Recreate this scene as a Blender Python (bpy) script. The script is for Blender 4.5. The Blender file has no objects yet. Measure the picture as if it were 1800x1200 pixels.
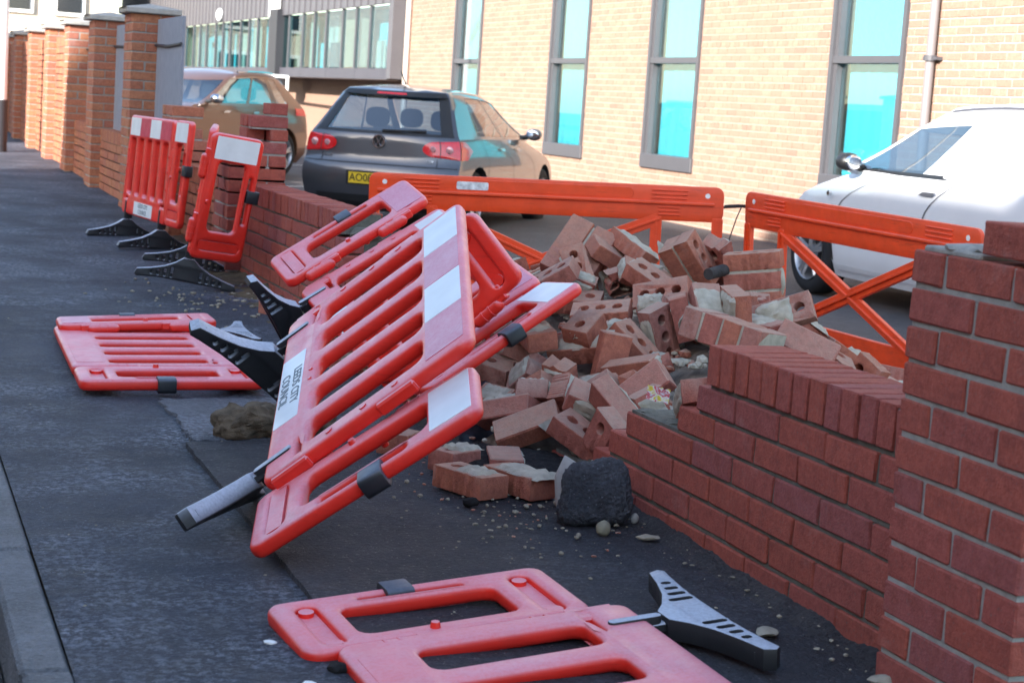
import bpy, bmesh, math, random
from mathutils import Vector, Matrix, noise
from mathutils.geometry import tessellate_polygon

SC = bpy.context.scene
COL = SC.collection
R = math.radians
random.seed(7)

# ------------------------------------------------------------------ camera
def cam_axes(yaw, pitch, roll):
    f = Vector((math.sin(yaw) * math.cos(pitch), math.cos(yaw) * math.cos(pitch), math.sin(pitch)))
    r = Vector((math.cos(yaw), -math.sin(yaw), 0))
    u = r.cross(f)
    return math.cos(roll) * r + math.sin(roll) * u, -math.sin(roll) * r + math.cos(roll) * u, f
CR, CU, CF = cam_axes(R(20.13), R(-7.39), R(3.82))
cd = bpy.data.cameras.new('camera')
cam = bpy.data.objects.new('camera', cd)
COL.objects.link(cam)
m = Matrix((CR, CU, -CF)).transposed().to_4x4()
m.translation = (-2.065, 0, 1.165)
cam.matrix_world = m
cd.sensor_fit = 'HORIZONTAL'
cd.sensor_width = 36
cd.lens = 63.36
cd.clip_start = 0.05
cd.clip_end = 3000
cd.dof.use_dof = True
cd.dof.focus_distance = 5.6
cd.dof.aperture_fstop = 8.0
SC.camera = cam

# ------------------------------------------------------------------ daylight
SUN_EL, SUN_AZ = 22.0, 57.0          # light travels towards +X (sin) and +Y (cos) of SUN_AZ
w = bpy.data.worlds.new('World')
SC.world = w
w.use_nodes = True
nt = w.node_tree
sky = nt.nodes.new('ShaderNodeTexSky')
sky.sky_type = 'NISHITA'
sky.sun_disc = False
sky.sun_elevation = R(SUN_EL)
sky.sun_rotation = R(SUN_AZ + 180)
sky.air_density = 1.0
sky.dust_density = 1.0
sky.ozone_density = 1.0
bg = nt.nodes['Background']
nt.links.new(sky.outputs[0], bg.inputs[0])
bg.inputs[1].default_value = 0.13
sd = bpy.data.lights.new('sun', 'SUN')
sd.energy = 3.5
sd.angle = R(0.53)
sd.color = (1.0, 0.95, 0.89)
sun = bpy.data.objects.new('sun', sd)
COL.objects.link(sun)
_d = Vector((math.sin(R(SUN_AZ)) * math.cos(R(SUN_EL)), math.cos(R(SUN_AZ)) * math.cos(R(SUN_EL)), -math.sin(R(SUN_EL))))
sun.rotation_euler = _d.to_track_quat('-Z', 'Y').to_euler()
SC.view_settings.view_transform = 'Standard'
SC.view_settings.look = 'None'
SC.view_settings.exposure = 1.98
SC.view_settings.gamma = 1.0
SC.view_settings.use_curve_mapping = False
SC.render.engine = 'CYCLES'
SC.cycles.max_bounces = 8
SC.cycles.transparent_max_bounces = 12
SC.cycles.use_denoising = True

# ------------------------------------------------------------------ helpers: objects
def link(name, mesh, mat=None, parent=None, mw=None):
    o = bpy.data.objects.new(name, mesh)
    COL.objects.link(o)
    if mat is not None and mesh is not None and not mesh.materials:
        mesh.materials.append(mat)
    if parent is not None:
        o.parent = parent
    if mw is not None:
        o.matrix_basis = mw
    return o
def tag(o, label, cat, group=None):
    o['label'] = label
    o['category'] = cat
    if group:
        o['group'] = group
    return o
def thing(name, label, cat, loc=(0, 0, 0), rz=0, group=None):
    o = bpy.data.objects.new(name, None)
    COL.objects.link(o)
    o.location = loc
    o.rotation_euler = (0, 0, rz)
    return tag(o, label, cat, group)
def struct(o, kind='structure'):
    o['kind'] = kind
    return o
def fin(bm, name, mat=None, smooth=None, parent=None, mw=None):
    me = bpy.data.meshes.new(name)
    bm.normal_update()
    bm.to_mesh(me)
    bm.free()
    if smooth is not None:
        me.polygons.foreach_set('use_smooth', [True] * len(me.polygons))
        me.set_sharp_from_angle(angle=R(smooth))
    if mat is not None:
        me.materials.append(mat)
    return link(name, me, None, parent, mw)
def mesh_of(bm, name, mat=None, smooth=None):
    me = bpy.data.meshes.new(name)
    bm.normal_update()
    bm.to_mesh(me)
    bm.free()
    if smooth is not None:
        me.polygons.foreach_set('use_smooth', [True] * len(me.polygons))
        me.set_sharp_from_angle(angle=R(smooth))
    if mat is not None:
        me.materials.append(mat)
    return me
def add_box(bm, x0, y0, z0, x1, y1, z1, b=0.0, mw=None):
    g = bmesh.ops.create_cube(bm, size=1.0)
    vs = g['verts']
    for v in vs:
        v.co = Vector((x0 + (v.co.x + .5) * (x1 - x0), y0 + (v.co.y + .5) * (y1 - y0), z0 + (v.co.z + .5) * (z1 - z0)))
    if b > 0:
        es = list({e for v in vs for e in v.link_edges})
        r = bmesh.ops.bevel(bm, geom=es, offset=b, segments=1, affect='EDGES', profile=.5)
        vs = list({v for f in r['faces'] for v in f.verts} | {v for v in vs if v.is_valid})
    if mw is not None:
        for v in vs:
            v.co = mw @ v.co
    return vs
def add_tube(bm, p0, p1, r0, r1=None, n=10, cap=True):
    r1 = r0 if r1 is None else r1
    p0, p1 = Vector(p0), Vector(p1)
    d = (p1 - p0)
    q = d.to_track_quat('Z', 'Y').to_matrix().to_4x4()
    q.translation = (p0 + p1) / 2
    g = bmesh.ops.create_cone(bm, cap_ends=cap, segments=n, radius1=r0, radius2=r1, depth=d.length)
    for v in g['verts']:
        v.co = q @ v.co
    return g['verts']
def add_path(bm, pts, r, n=8):
    for a, b in zip(pts, pts[1:]):
        add_tube(bm, a, b, r, r, n)
def grid_faces(bm, rows, close=False):
    vv = [[bm.verts.new(p) for p in row] for row in rows]
    for i in range(len(vv) - 1):
        k = len(vv[i])
        for j in range(k if close else k - 1):
            bm.faces.new((vv[i][j], vv[i][(j + 1) % k], vv[i + 1][(j + 1) % k], vv[i + 1][j]))
    return vv
# rounded rectangle loops; i = how far the loop moves into the solid
def rrect(u0, v0, u1, v1, r, hole=False, n=4):
    def f(i):
        s = -i if hole else i
        a0, b0, a1, b1 = u0 + s, v0 + s, u1 - s, v1 - s
        rr = max(r - s, 0.0008)
        rr = min(rr, (a1 - a0) / 2 - .0004, (b1 - b0) / 2 - .0004)
        out = []
        for cx, cy, a in ((a1 - rr, b1 - rr, 0), (a0 + rr, b1 - rr, 90), (a0 + rr, b0 + rr, 180), (a1 - rr, b0 + rr, 270)):
            for k in range(n + 1):
                t = R(a + 90 * k / n)
                out.append((cx + rr * math.cos(t), cy + rr * math.sin(t)))
        return out
    return f
def poly_loop(pts):
    """loop from a free polygon (counter clockwise); moved in by averaged normals"""
    P = [Vector(p) for p in pts]
    def f(i):
        out = []
        for k, p in enumerate(P):
            a = (p - P[k - 1]).normalized()
            b = (P[(k + 1) % len(P)] - p).normalized()
            nrm = Vector((-(a.y + b.y), a.x + b.x))
            if nrm.length < 1e-6:
                nrm = Vector((-a.y, a.x))
            nrm.normalize()
            out.append(tuple(p + nrm * i))
        return out
    return f
def plate(bm, outer, holes, T, b, seg=3, y0=0.0):
    """solid plate in the XZ plane, front at y=y0, back at y0+T, all edges rounded by b, with through holes"""
    lv = []
    for k in range(seg + 1):
        t = math.pi / 2 * k / seg
        lv.append((b * (1 - math.sin(t)), b * (1 - math.cos(t))))
    lv = lv + [(i, T - d) for i, d in reversed(lv)]
    loops = [outer] + holes
    rings = []
    for li, f in enumerate(loops):
        rr = []
        for i, d in lv:
            rr.append([bm.verts.new((p[0], y0 + d, p[1])) for p in f(i)])
        rings.append(rr)
        for a, c in zip(rr, rr[1:]):
            n = len(a)
            for j in range(n):
                q = (a[j], a[(j + 1) % n], c[(j + 1) % n], c[j])
                bm.faces.new(q if li == 0 else tuple(reversed(q)))
    for side in (0, -1):
        flat = []
        tl = []
        for rr in rings:
            tl.append([Vector((v.co.x, v.co.z, 0)) for v in rr[side]])
            flat += rr[side]
        for t in tessellate_polygon(tl):
            try:
                bm.faces.new([flat[k] for k in t])
            except ValueError:
                pass
    bmesh.ops.recalc_face_normals(bm, faces=bm.faces[:])
def text_mesh(name, body, size, mat, depth=0.0006, align='CENTER'):
    cu = bpy.data.curves.new(name, 'FONT')
    cu.body = body
    cu.size = size
    cu.align_x = align
    cu.align_y = 'CENTER'
    cu.extrude = depth
    cu.resolution_u = 3
    t = bpy.data.objects.new(name + '_tmp', cu)
    COL.objects.link(t)
    dg = bpy.context.evaluated_depsgraph_get()
    me = bpy.data.meshes.new_from_object(t.evaluated_get(dg))
    bpy.data.objects.remove(t)
    bpy.data.curves.remove(cu)
    me.name = name
    me.materials.clear()
    me.materials.append(mat)
    return me
def basis(t, u, v):
    """panel matrix: local x = u, local z = v, front face looks to local -y"""
    u = Vector(u).normalized()
    v = Vector(v)
    v = (v - v.dot(u) * u).normalized()
    n = v.cross(u)
    M = Matrix((u, n, v)).transposed().to_4x4()
    M.translation = t
    return M

# ------------------------------------------------------------------ helpers: materials
def new_mat(name):
    mt = bpy.data.materials.new(name)
    mt.use_nodes = True
    nt = mt.node_tree
    return mt, nt, nt.nodes['Principled BSDF'], nt.links
def nd(nt, t, **k):
    n = nt.nodes.new(t)
    for a, b in k.items():
        if a.startswith('i_'):
            n.inputs[a[2:].replace('_', ' ')].default_value = b
        else:
            setattr(n, a, b)
    return n
def ramp(nt, stops, src=None):
    n = nt.nodes.new('ShaderNodeValToRGB')
    e = n.color_ramp.elements
    while len(e) < len(stops):
        e.new(.5)
    for k, (p, c) in enumerate(stops):
        e[k].position = p
        e[k].color = (*c, 1) if len(c) == 3 else c
    if src is not None:
        nt.links.new(src, n.inputs[0])
    return n
def mixc(nt, fac, a, b, mode='MIX'):
    n = nt.nodes.new('ShaderNodeMix')
    n.data_type = 'RGBA'
    n.blend_type = mode
    for sock, val in ((n.inputs[0], fac), (n.inputs[6], a), (n.inputs[7], b)):
        if hasattr(val, 'is_linked'):
            nt.links.new(val, sock)
        elif isinstance(val, (int, float)):
            sock.default_value = val
        else:
            sock.default_value = (*val, 1) if len(val) == 3 else val
    return n.outputs[2]
def obj_co(nt, scale=None):
    tc = nt.nodes.new('ShaderNodeTexCoord')
    return tc.outputs['Object']
def geo_co(nt):
    return nt.nodes.new('ShaderNodeNewGeometry').outputs['Position']
def noise_n(nt, co, scale, detail=4, rough=.55, off=None):
    n = nd(nt, 'ShaderNodeTexNoise')
    n.inputs['Scale'].default_value = scale
    n.inputs['Detail'].default_value = detail
    n.inputs['Roughness'].default_value = rough
    nt.links.new(co, n.inputs['Vector'])
    return n.outputs[0]
def bump(nt, bsdf, h, strength, dist=.01):
    n = nd(nt, 'ShaderNodeBump')
    n.inputs['Strength'].default_value = strength
    n.inputs['Distance'].default_value = dist
    nt.links.new(h, n.inputs['Height'])
    nt.links.new(n.outputs[0], bsdf.inputs['Normal'])
    return n
def math_n(nt, op, a, b=None, clamp=False):
    n = nd(nt, 'ShaderNodeMath', operation=op, use_clamp=clamp)
    for s, v in ((n.inputs[0], a), (n.inputs[1], b)):
        if v is None:
            continue
        if hasattr(v, 'is_linked'):
            nt.links.new(v, s)
        else:
            s.default_value = v
    return n.outputs[0]
def simple(name, col, rough=.5, metal=0, spec=.5, var=.0, scale=8, bumpv=0, coat=0):
    mt, nt, b, L = new_mat(name)
    b.inputs['Roughness'].default_value = rough
    b.inputs['Metallic'].default_value = metal
    b.inputs['Specular IOR Level'].default_value = spec
    b.inputs['Coat Weight'].default_value = coat
    co = obj_co(nt)
    n = noise_n(nt, co, scale, 5)
    v = ramp(nt, [(.25, tuple(c * (1 - var) for c in col)), (.75, tuple(min(1, c * (1 + var)) for c in col))], n)
    L.new(v.outputs[0], b.inputs['Base Color'])
    if bumpv:
        bump(nt, b, noise_n(nt, co, scale * 12, 3), bumpv, .004)
    return mt
def frost_fac(nt, lo, hi, scale=110, nlo=.3, nhi=.6):
    """frost settled on faces that look up: the bare geometry's up component, broken up by noise"""
    g = nt.nodes.new('ShaderNodeNewGeometry')
    sx = nt.nodes.new('ShaderNodeSeparateXYZ')
    nt.links.new(g.outputs['Normal'], sx.inputs[0])
    mr = nd(nt, 'ShaderNodeMapRange', interpolation_type='SMOOTHSTEP')
    mr.inputs[1].default_value = lo
    mr.inputs[2].default_value = hi
    nt.links.new(sx.outputs[2], mr.inputs[0])
    n1 = noise_n(nt, g.outputs['Position'], scale, 5, .65)
    n2 = noise_n(nt, g.outputs['Position'], 4, 3, .5)
    r = ramp(nt, [(nlo, (.72, .72, .72)), (nhi, (1, 1, 1))], n1)
    r2 = ramp(nt, [(.3, (.78, .78, .78)), (.6, (1, 1, 1))], n2)
    return math_n(nt, 'MULTIPLY', math_n(nt, 'MULTIPLY', mr.outputs[0], r.outputs[0]), r2.outputs[0])
def plastic(name, col, frost_col, frost=.55, rough=.38, scuff=.25):
    mt, nt, b, L = new_mat(name)
    pos = geo_co(nt)
    n = noise_n(nt, pos, 9, 6, .6)
    base = ramp(nt, [(.3, tuple(c * .86 for c in col)), (.7, tuple(min(1, c * 1.08) for c in col))], n).outputs[0]
    sc = ramp(nt, [(.64, (0, 0, 0)), (.74, (1, 1, 1))], noise_n(nt, pos, 34, 8, .7)).outputs[0]
    base = mixc(nt, math_n(nt, 'MULTIPLY', sc, scuff), base, tuple(min(1, c * .55 + .08) for c in col))
    # grime rubbed in along the length, faint and patchy
    mp = nd(nt, 'ShaderNodeMapping')
    mp.inputs['Scale'].default_value = (3, 3, 40)
    L.new(pos, mp.inputs['Vector'])
    gr = ramp(nt, [(.52, (0, 0, 0)), (.68, (1, 1, 1))], noise_n(nt, mp.outputs[0], 2.2, 6, .7)).outputs[0]
    gp = ramp(nt, [(.45, (0, 0, 0)), (.7, (1, 1, 1))], noise_n(nt, pos, 3.1, 4, .6)).outputs[0]
    base = mixc(nt, math_n(nt, 'MULTIPLY', math_n(nt, 'MULTIPLY', gr, gp), scuff * 1.6), base, tuple(c * .32 + .012 for c in col))
    f = math_n(nt, 'MULTIPLY', frost_fac(nt, .25, .72), frost)
    L.new(mixc(nt, f, base, frost_col), b.inputs['Base Color'])
    rg = ramp(nt, [(.3, (rough - .06,) * 3), (.7, (rough + .14,) * 3)], noise_n(nt, pos, 22, 5)).outputs[0]
    L.new(rg, b.inputs['Roughness'])
    bump(nt, b, noise_n(nt, pos, 160, 3), .12, .002)
    return mt
def brick_mat(name, a, b_, c, use_attr=None, dirt=(.16, .13, .12), rough=.82, dirt_amt=.5, bloom=.30, dust=0):
    """three fired colours picked brick by brick, mottling, dark pits and a little lime bloom"""
    mt, nt, b, L = new_mat(name)
    if use_attr:
        at = nd(nt, 'ShaderNodeAttribute', attribute_name=use_attr)
        rnd = at.outputs['Fac']
    else:
        rnd = nt.nodes.new('ShaderNodeObjectInfo').outputs['Random']
    pos = geo_co(nt)
    base = ramp(nt, [(0.0, a), (.38, a), (.5, b_), (.78, b_), (1.0, c)], rnd).outputs[0]
    m1 = noise_n(nt, pos, 26, 5, .6)
    base = mixc(nt, ramp(nt, [(.42, (0, 0, 0)), (.72, (.8, .8, .8))], m1).outputs[0], base, tuple(x * .66 for x in b_))
    m2 = noise_n(nt, pos, 85, 6, .75)
    base = mixc(nt, ramp(nt, [(.34, (.5, .5, .5)), (.48, (0, 0, 0)), (.66, (.35, .35, .35))], m2).outputs[0], base, ramp(nt, [(.45, tuple(x * .55 for x in a)), (.55, tuple(min(1, x * 1.25 + .03) for x in a))], m2).outputs[0])
    pit = ramp(nt, [(.60, (0, 0, 0)), (.70, (1, 1, 1))], noise_n(nt, pos, 150, 3, .6)).outputs[0]
    base = mixc(nt, math_n(nt, 'MULTIPLY', pit, dirt_amt), base, dirt)
    bl = ramp(nt, [(.60, (0, 0, 0)), (.8, (1, 1, 1))], noise_n(nt, pos, 5.5, 6, .65)).outputs[0]
    base = mixc(nt, math_n(nt, 'MULTIPLY', bl, bloom), base, (.45, .36, .34))
    if dust:                        # mortar dust settled on upper faces
        base = mixc(nt, math_n(nt, 'MULTIPLY', frost_fac(nt, .1, .9, 38, .38, .62), dust), base, (.46, .40, .31))
    L.new(base, b.inputs['Base Color'])
    b.inputs['Roughness'].default_value = rough
    b.inputs['Specular IOR Level'].default_value = .3
    bump(nt, b, math_n(nt, 'ADD', math_n(nt, 'ADD', noise_n(nt, pos, 190, 4), math_n(nt, 'MULTIPLY', m2, 1.2)), math_n(nt, 'MULTIPLY', m1, .8)), .65, .004)
    return mt
def asphalt(name, dark, light, speck, frost=None, scale=1.0, grain=1.0):
    """rolled stone in bitumen: pale chips, dark pores, worn streaks and, where asked, frost caught on the grain"""
    mt, nt, b, L = new_mat(name)
    pos = geo_co(nt)
    big = noise_n(nt, pos, 1.3 * scale, 6, .62)
    mid = noise_n(nt, pos, 11 * scale, 7, .72)
    fine = noise_n(nt, pos, 62 * scale, 6, .75)
    t = math_n(nt, 'ADD', math_n(nt, 'ADD', math_n(nt, 'MULTIPLY', big, .35), math_n(nt, 'MULTIPLY', mid, .30)), math_n(nt, 'MULTIPLY', fine, .35))
    base = ramp(nt, [(.36, tuple(c * .55 for c in dark)), (.47, dark), (.60, light), (.70, tuple(c * 1.5 for c in light))], t).outputs[0]
    vo = nd(nt, 'ShaderNodeTexVoronoi')
    vo.inputs['Scale'].default_value = 95 * scale
    L.new(pos, vo.inputs['Vector'])
    st = ramp(nt, [(.0, (1, 1, 1)), (.30, (0, 0, 0))], vo.outputs['Distance']).outputs[0]
    pick = ramp(nt, [(.66, (0, 0, 0)), (.74, (1, 1, 1))], vo.outputs['Color']).outputs[0]
    base = mixc(nt, math_n(nt, 'MULTIPLY', math_n(nt, 'MULTIPLY', st, pick), .8), base, speck)
    pore = ramp(nt, [(.26, (1, 1, 1)), (.38, (0, 0, 0))], noise_n(nt, pos, 38 * scale, 5, .7)).outputs[0]
    base = mixc(nt, math_n(nt, 'MULTIPLY', pore, .7), base, tuple(c * .35 for c in dark))
    if frost:
        f = ramp(nt, [(.44, (0, 0, 0)), (.66, (1, 1, 1))], noise_n(nt, pos, 1.7, 7, .7)).outputs[0]
        f2 = ramp(nt, [(.46, (0, 0, 0)), (.62, (1, 1, 1))], noise_n(nt, pos, 48, 5, .75)).outputs[0]
        base = mixc(nt, math_n(nt, 'MULTIPLY', math_n(nt, 'MULTIPLY', f, f2), frost), base, (.40, .44, .54))
    L.new(base, b.inputs['Base Color'])
    b.inputs['Specular IOR Level'].default_value = .4
    rg = ramp(nt, [(.3, (.55,) * 3), (.7, (.9,) * 3)], mid).outputs[0]
    L.new(rg, b.inputs['Roughness'])
    hh = math_n(nt, 'ADD', math_n(nt, 'MULTIPLY', vo.outputs['Distance'], .8), math_n(nt, 'MULTIPLY', fine, 1.6))
    bump(nt, b, hh, grain, .010)
    return mt
def glass_mat(name, tint, gloss=.14, rough=.02, clear=.85, rim=.75):
    mt, nt, b, L = new_mat(name)
    out = nt.nodes['Material Output']
    nt.nodes.remove(b)
    tr = nd(nt, 'ShaderNodeBsdfTransparent')
    tr.inputs[0].default_value = (*(t * clear for t in tint), 1)
    gl = nd(nt, 'ShaderNodeBsdfGlossy')
    gl.inputs['Roughness'].default_value = rough
    lw = nd(nt, 'ShaderNodeLayerWeight')
    lw.inputs[0].default_value = .35
    fac = ramp(nt, [(0, (gloss,) * 3), (1, (rim,) * 3)], lw.outputs['Facing']).outputs[0]
    mx = nd(nt, 'ShaderNodeMixShader')
    L.new(fac, mx.inputs[0])
    L.new(tr.outputs[0], mx.inputs[1])
    L.new(gl.outputs[0], mx.inputs[2])
    L.new(mx.outputs[0], out.inputs[0])
    return mt

M_RED = plastic('red_plastic', (.78, .028, .016), (.84, .58, .68), .50)
M_ORANGE = plastic('orange_plastic', (.80, .072, .014), (.8, .5, .42), .12, .42, .45)
M_BLACK = plastic('black_rubber', (.018, .020, .024), (.50, .55, .64), .95, .5, .2)
M_CLIP = plastic('clip_rubber', (.014, .017, .022), (.2, .23, .3), .5, .45, .1)
M_WHITE_REF = simple('white_reflector', (.74, .78, .80), .35, 0, .5, .10, 7)
M_RED_REF = plastic('red_reflector', (.58, .030, .08), (.76, .48, .58), .70, .4, .12)
M_INK = simple('ink', (.16, .20, .22), .6)
M_BRICK = brick_mat('red_brick', (.375, .092, .062), (.350, .090, .070), (.290, .092, .090))
M_BRICK_FAR = brick_mat('orange_red_brick', (.46, .190, .100), (.43, .155, .090), (.35, .130, .095))
M_BRICK_FARJ = brick_mat('orange_red_brick_course', (.46, .190, .100), (.43, .155, .090), (.35, .130, .095), 'rnd')
M_BRICK_RUB = brick_mat('rubble_brick', (.430, .150, .095), (.400, .135, .105), (.400, .225, .185), None, (.20, .17, .15), .88, .35, .75, .55)
M_BUFF = brick_mat('buff_brick', (.350, .212, .152), (.380, .248, .176), (.320, .172, .128), None, (.27, .165, .12), .85, .25, .12)
M_BUFFJ = brick_mat('buff_brick_course', (.350, .212, .152), (.380, .248, .176), (.320, .172, .128), 'rnd', (.27, .165, .12), .85, .25, .12)
M_MORTAR = simple('mortar', (.140, .140, .118), .92, 0, .2, .28, 40, .6)
M_MORTAR_PIER = simple('pier_mortar', (.34, .34, .31), .92, 0, .2, .2, 40, .6)
M_MORTAR_FRESH = simple('broken_mortar', (.46, .43, .35), .95, 0, .15, .25, 30, .8)
M_MORTAR_BUFF = simple('pale_mortar', (.47, .43, .37), .95, 0, .15, .1, 20, .2)
M_FOOTWAY = asphalt('footway_asphalt', (.036, .041, .056), (.076, .086, .112), (.28, .30, .36), .60)
M_PATCH = asphalt('patch_asphalt', (.032, .033, .041), (.062, .064, .078), (.32, .30, .28), .14)
M_FROSTED = asphalt('frosted_asphalt', (.085, .090, .105), (.17, .18, .205), (.34, .35, .38), .5)
M_CARPARK = asphalt('car_park_asphalt', (.070, .064, .066), (.110, .100, .102), (.2, .19, .18), None, .5)
M_ROAD = asphalt('road_asphalt', (.035, .035, .038), (.06, .06, .065), (.2, .2, .2), .1)
M_KERB = asphalt('kerb_concrete', (.17, .175, .185), (.28, .285, .30), (.40, .40, .42), .2, 1.3)
M_CONCRETE = simple('concrete', (.36, .35, .33), .9, 0, .2, .2, 18, .5)
M_SOIL = simple('dark_soil', (.022, .021, .022), .95, 0, .2, .5, 40, 1.0)
M_GREY_BOARD = simple('grey_board', (.25, .27, .32), .7, 0, .3, .10, 12, .1)
M_DARK = simple('dark_metal', (.03, .03, .035), .5)
M_FRAME = simple('window_frame_grey', (.085, .083, .090), .45, 0, .5, .05)
M_PAINT_WHITE = simple('white_paint', (.8, .8, .78), .6, 0, .4, .05, 30)
M_LINE = simple('worn_white_paint', (.55, .53, .50), .8, 0, .3, .35, 25)

# ------------------------------------------------------------------ ground levels
def zf(x, y):                     # footway
    return .0105 * y + .02 * min(0, max(-1.77, x))
def zc(x, y):                     # car park
    return -.26 + .022 * x + .002 * y
def sheet(name, xs, ys, zfun, mat, jit=0, parent=None):
    bm = bmesh.new()
    rows = []
    for y in ys:
        rows.append([Vector((x, y, zfun(x, y) + (noise.noise(Vector((x * 1.7, y * 1.7, 3))) * jit))) for x in xs])
    grid_faces(bm, rows)
    for f in bm.faces:
        if f.normal.z < 0:
            f.normal_flip()
    return fin(bm, name, mat, 60, parent)
def frange(a, b, s):
    n = max(1, int(round((b - a) / s)))
    return [a + (b - a) * k / n for k in range(n + 1)]

struct(sheet('ground', [-900, 900], [-400, 1500], lambda x, y: -1.2, M_ROAD))
struct(sheet('footway', frange(-1.654, .1, .12), frange(-4, 62, .25), zf, M_FOOTWAY, .004))
struct(sheet('road', [-8.2, -5, -1.76], frange(-40, 140, 4), lambda x, y: .0105 * y - .16, M_ROAD))
struct(sheet('car_park', frange(.12, 60, 2), frange(-30, 150, 5), zc, M_CARPARK))
struct(sheet('far_footway', [-10.6, -8.35], frange(-40, 140, 4), lambda x, y: .0105 * y - .035, M_FOOTWAY))
# kerb: separate stones
kerb = struct(bpy.data.objects.new('kerb', None))
COL.objects.link(kerb)
bmk = bmesh.new()
add_box(bmk, -.050, -.455, -.30, .050, .455, 0, .010)
me_k = mesh_of(bmk, 'kerb_stone', M_KERB, 30)
for k in range(36):
    y = -1.5 + k * .915
    o = link('kerb_stone', me_k, None, kerb)
    o.location = (-1.703 + random.uniform(-.003, .003), y, zf(-1.7, y) + .004 + random.uniform(-.004, .003))
    o.rotation_euler = (math.atan(.0105), random.uniform(-.01, .01), random.uniform(-.004, .004))
bmk = bmesh.new()
add_box(bmk, -8.35, -40, -.4, -8.2, 140, 1, .0)
for v in bmk.verts:
    if v.co.z > 0:
        v.co.z = .0105 * v.co.y - .03
struct(fin(bmk, 'far_kerb', M_KERB))

# re-laid strip of footway beside the wall, its ragged edge standing proud, and a frosted patch
def ragged_slab(name, x0, x1, y0, y1, h, mat, amp, seed, edges='lbt'):
    bm = bmesh.new()
    P = []
    def jj(t, k):
        return amp * (noise.noise(Vector((t * 9, k, seed))) + .6 * noise.noise(Vector((t * 31, k, seed))))
    n = 60
    for k in range(n):
        y = y0 + (y1 - y0) * k / n
        P.append((x0 + (jj(y, 1) if 'l' in edges else 0), y))
    for k in range(24):
        x = x0 + (x1 - x0) * k / 24
        P.append((x, y1 + (jj(x, 2) if 't' in edges else 0)))
    for k in range(n):
        y = y1 + (y0 - y1) * k / n
        P.append((x1 + (jj(y, 3) if 'r' in edges else 0), y))
    for k in range(24):
        x = x1 + (x0 - x1) * k / 24
        P.append((x, y0 + (jj(x, 4) if 'b' in edges else 0)))
    top = [bm.verts.new((x, y, zf(x, y) + h)) for x, y in P]
    bot = [bm.verts.new((x, y, zf(x, y) - .01)) for x, y in P]
    for k in range(len(P)):
        q = (k + 1) % len(P)
        bm.faces.new((top[k], top[q], bot[q], bot[k]))
    for t in tessellate_polygon([[v.co for v in top]]):
        bm.faces.new([top[i] for i in t])
    bmesh.ops.recalc_face_normals(bm, faces=bm.faces[:])
    return struct(fin(bm, name, mat))
ragged_slab('footway_patch', -1.085, .03, 1.5, 5.60, .016, M_PATCH, .009, 4)
ragged_slab('footway_frosted_patch', -1.05, -.62, 5.63, 6.35, .012, M_FROSTED, .035, 9, 'lbtr')
# white and cream bay lines in the car park
def line(pts, wid, mat, n='bay_line'):
    bm = bmesh.new()
    L_, R_ = [], []
    for i, p in enumerate(pts):
        a = Vector(pts[max(0, i - 1)])
        b = Vector(pts[min(len(pts) - 1, i + 1)])
        d = (b - a).normalized()
        nrm = Vector((-d.y, d.x)) * wid / 2
        q = Vector(p)
        L_.append(Vector((q.x + nrm.x, q.y + nrm.y, zc(*p) + .006)))
        R_.append(Vector((q.x - nrm.x, q.y - nrm.y, zc(*p) + .006)))
    grid_faces(bm, [L_, R_])
    return struct(fin(bm, n, mat))
line([(1.9, 11.9), (2.5, 12.3), (2.9, 12.9)], .07, M_LINE)
line([(3.0, 24.5), (6.6, 25.3)], .12, M_LINE)
line([(3.0, 30.5), (7.2, 31.2)], .12, M_LINE)

# ------------------------------------------------------------------ bricks
BL, BW, BH = .215, .1025, .065
def brick_meshes(lx, ly, lz, mat, n=8, b=.0035, jit=.0014, name='brick'):
    out = []
    for k in range(n):
        bm = bmesh.new()
        add_box(bm, -lx / 2, -ly / 2, -lz / 2, lx / 2, ly / 2, lz / 2, b)
        for v in bm.verts:
            v.co += Vector((random.uniform(-jit, jit), random.uniform(-jit, jit), random.uniform(-jit, jit)))
        for q in random.sample(list(bm.verts), 2):          # knocked corners
            q.co -= Vector((math.copysign(1, q.co.x), math.copysign(1, q.co.y), math.copysign(1, q.co.z))) * random.uniform(.001, .004)
        out.append(mesh_of(bm, name, mat))
    return out
_bc = {}
def brick(parent, x0, y0, z0, x1, y1, z1, mat=None, jit=.0025, name='brick', rot=.006):
    mat = mat or M_BRICK
    key = (round(x1 - x0, 3), round(y1 - y0, 3), round(z1 - z0, 3), mat.name)
    if key not in _bc:
        _bc[key] = brick_meshes(x1 - x0, y1 - y0, z1 - z0, mat)
    o = link(name, random.choice(_bc[key]), None, parent)
    pl = parent.location if parent else Vector()
    o.location = Vector(((x0 + x1) / 2 + random.uniform(-jit, jit), (y0 + y1) / 2, (z0 + z1) / 2 + random.uniform(-jit, jit) * .5)) - pl
    o.rotation_euler = (random.uniform(-rot, rot), random.uniform(-rot, rot), random.uniform(-rot, rot))
    return o
def course_bricks(ya, yb, k0, pitch=.225):
    """brick spans between ya > yb on the bond whose joints lie at k0 + n*pitch"""
    n = math.ceil((ya - k0) / pitch - 1e-6)
    edges = [ya]
    y = k0 + (n - 1) * pitch
    while y > yb + .03:
        if edges[-1] - y > .03:
            edges.append(y)
        y -= pitch
    edges.append(yb)
    return [(b + .005, a - .005) for a, b in zip(edges, edges[1:]) if a - b > .03]
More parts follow.
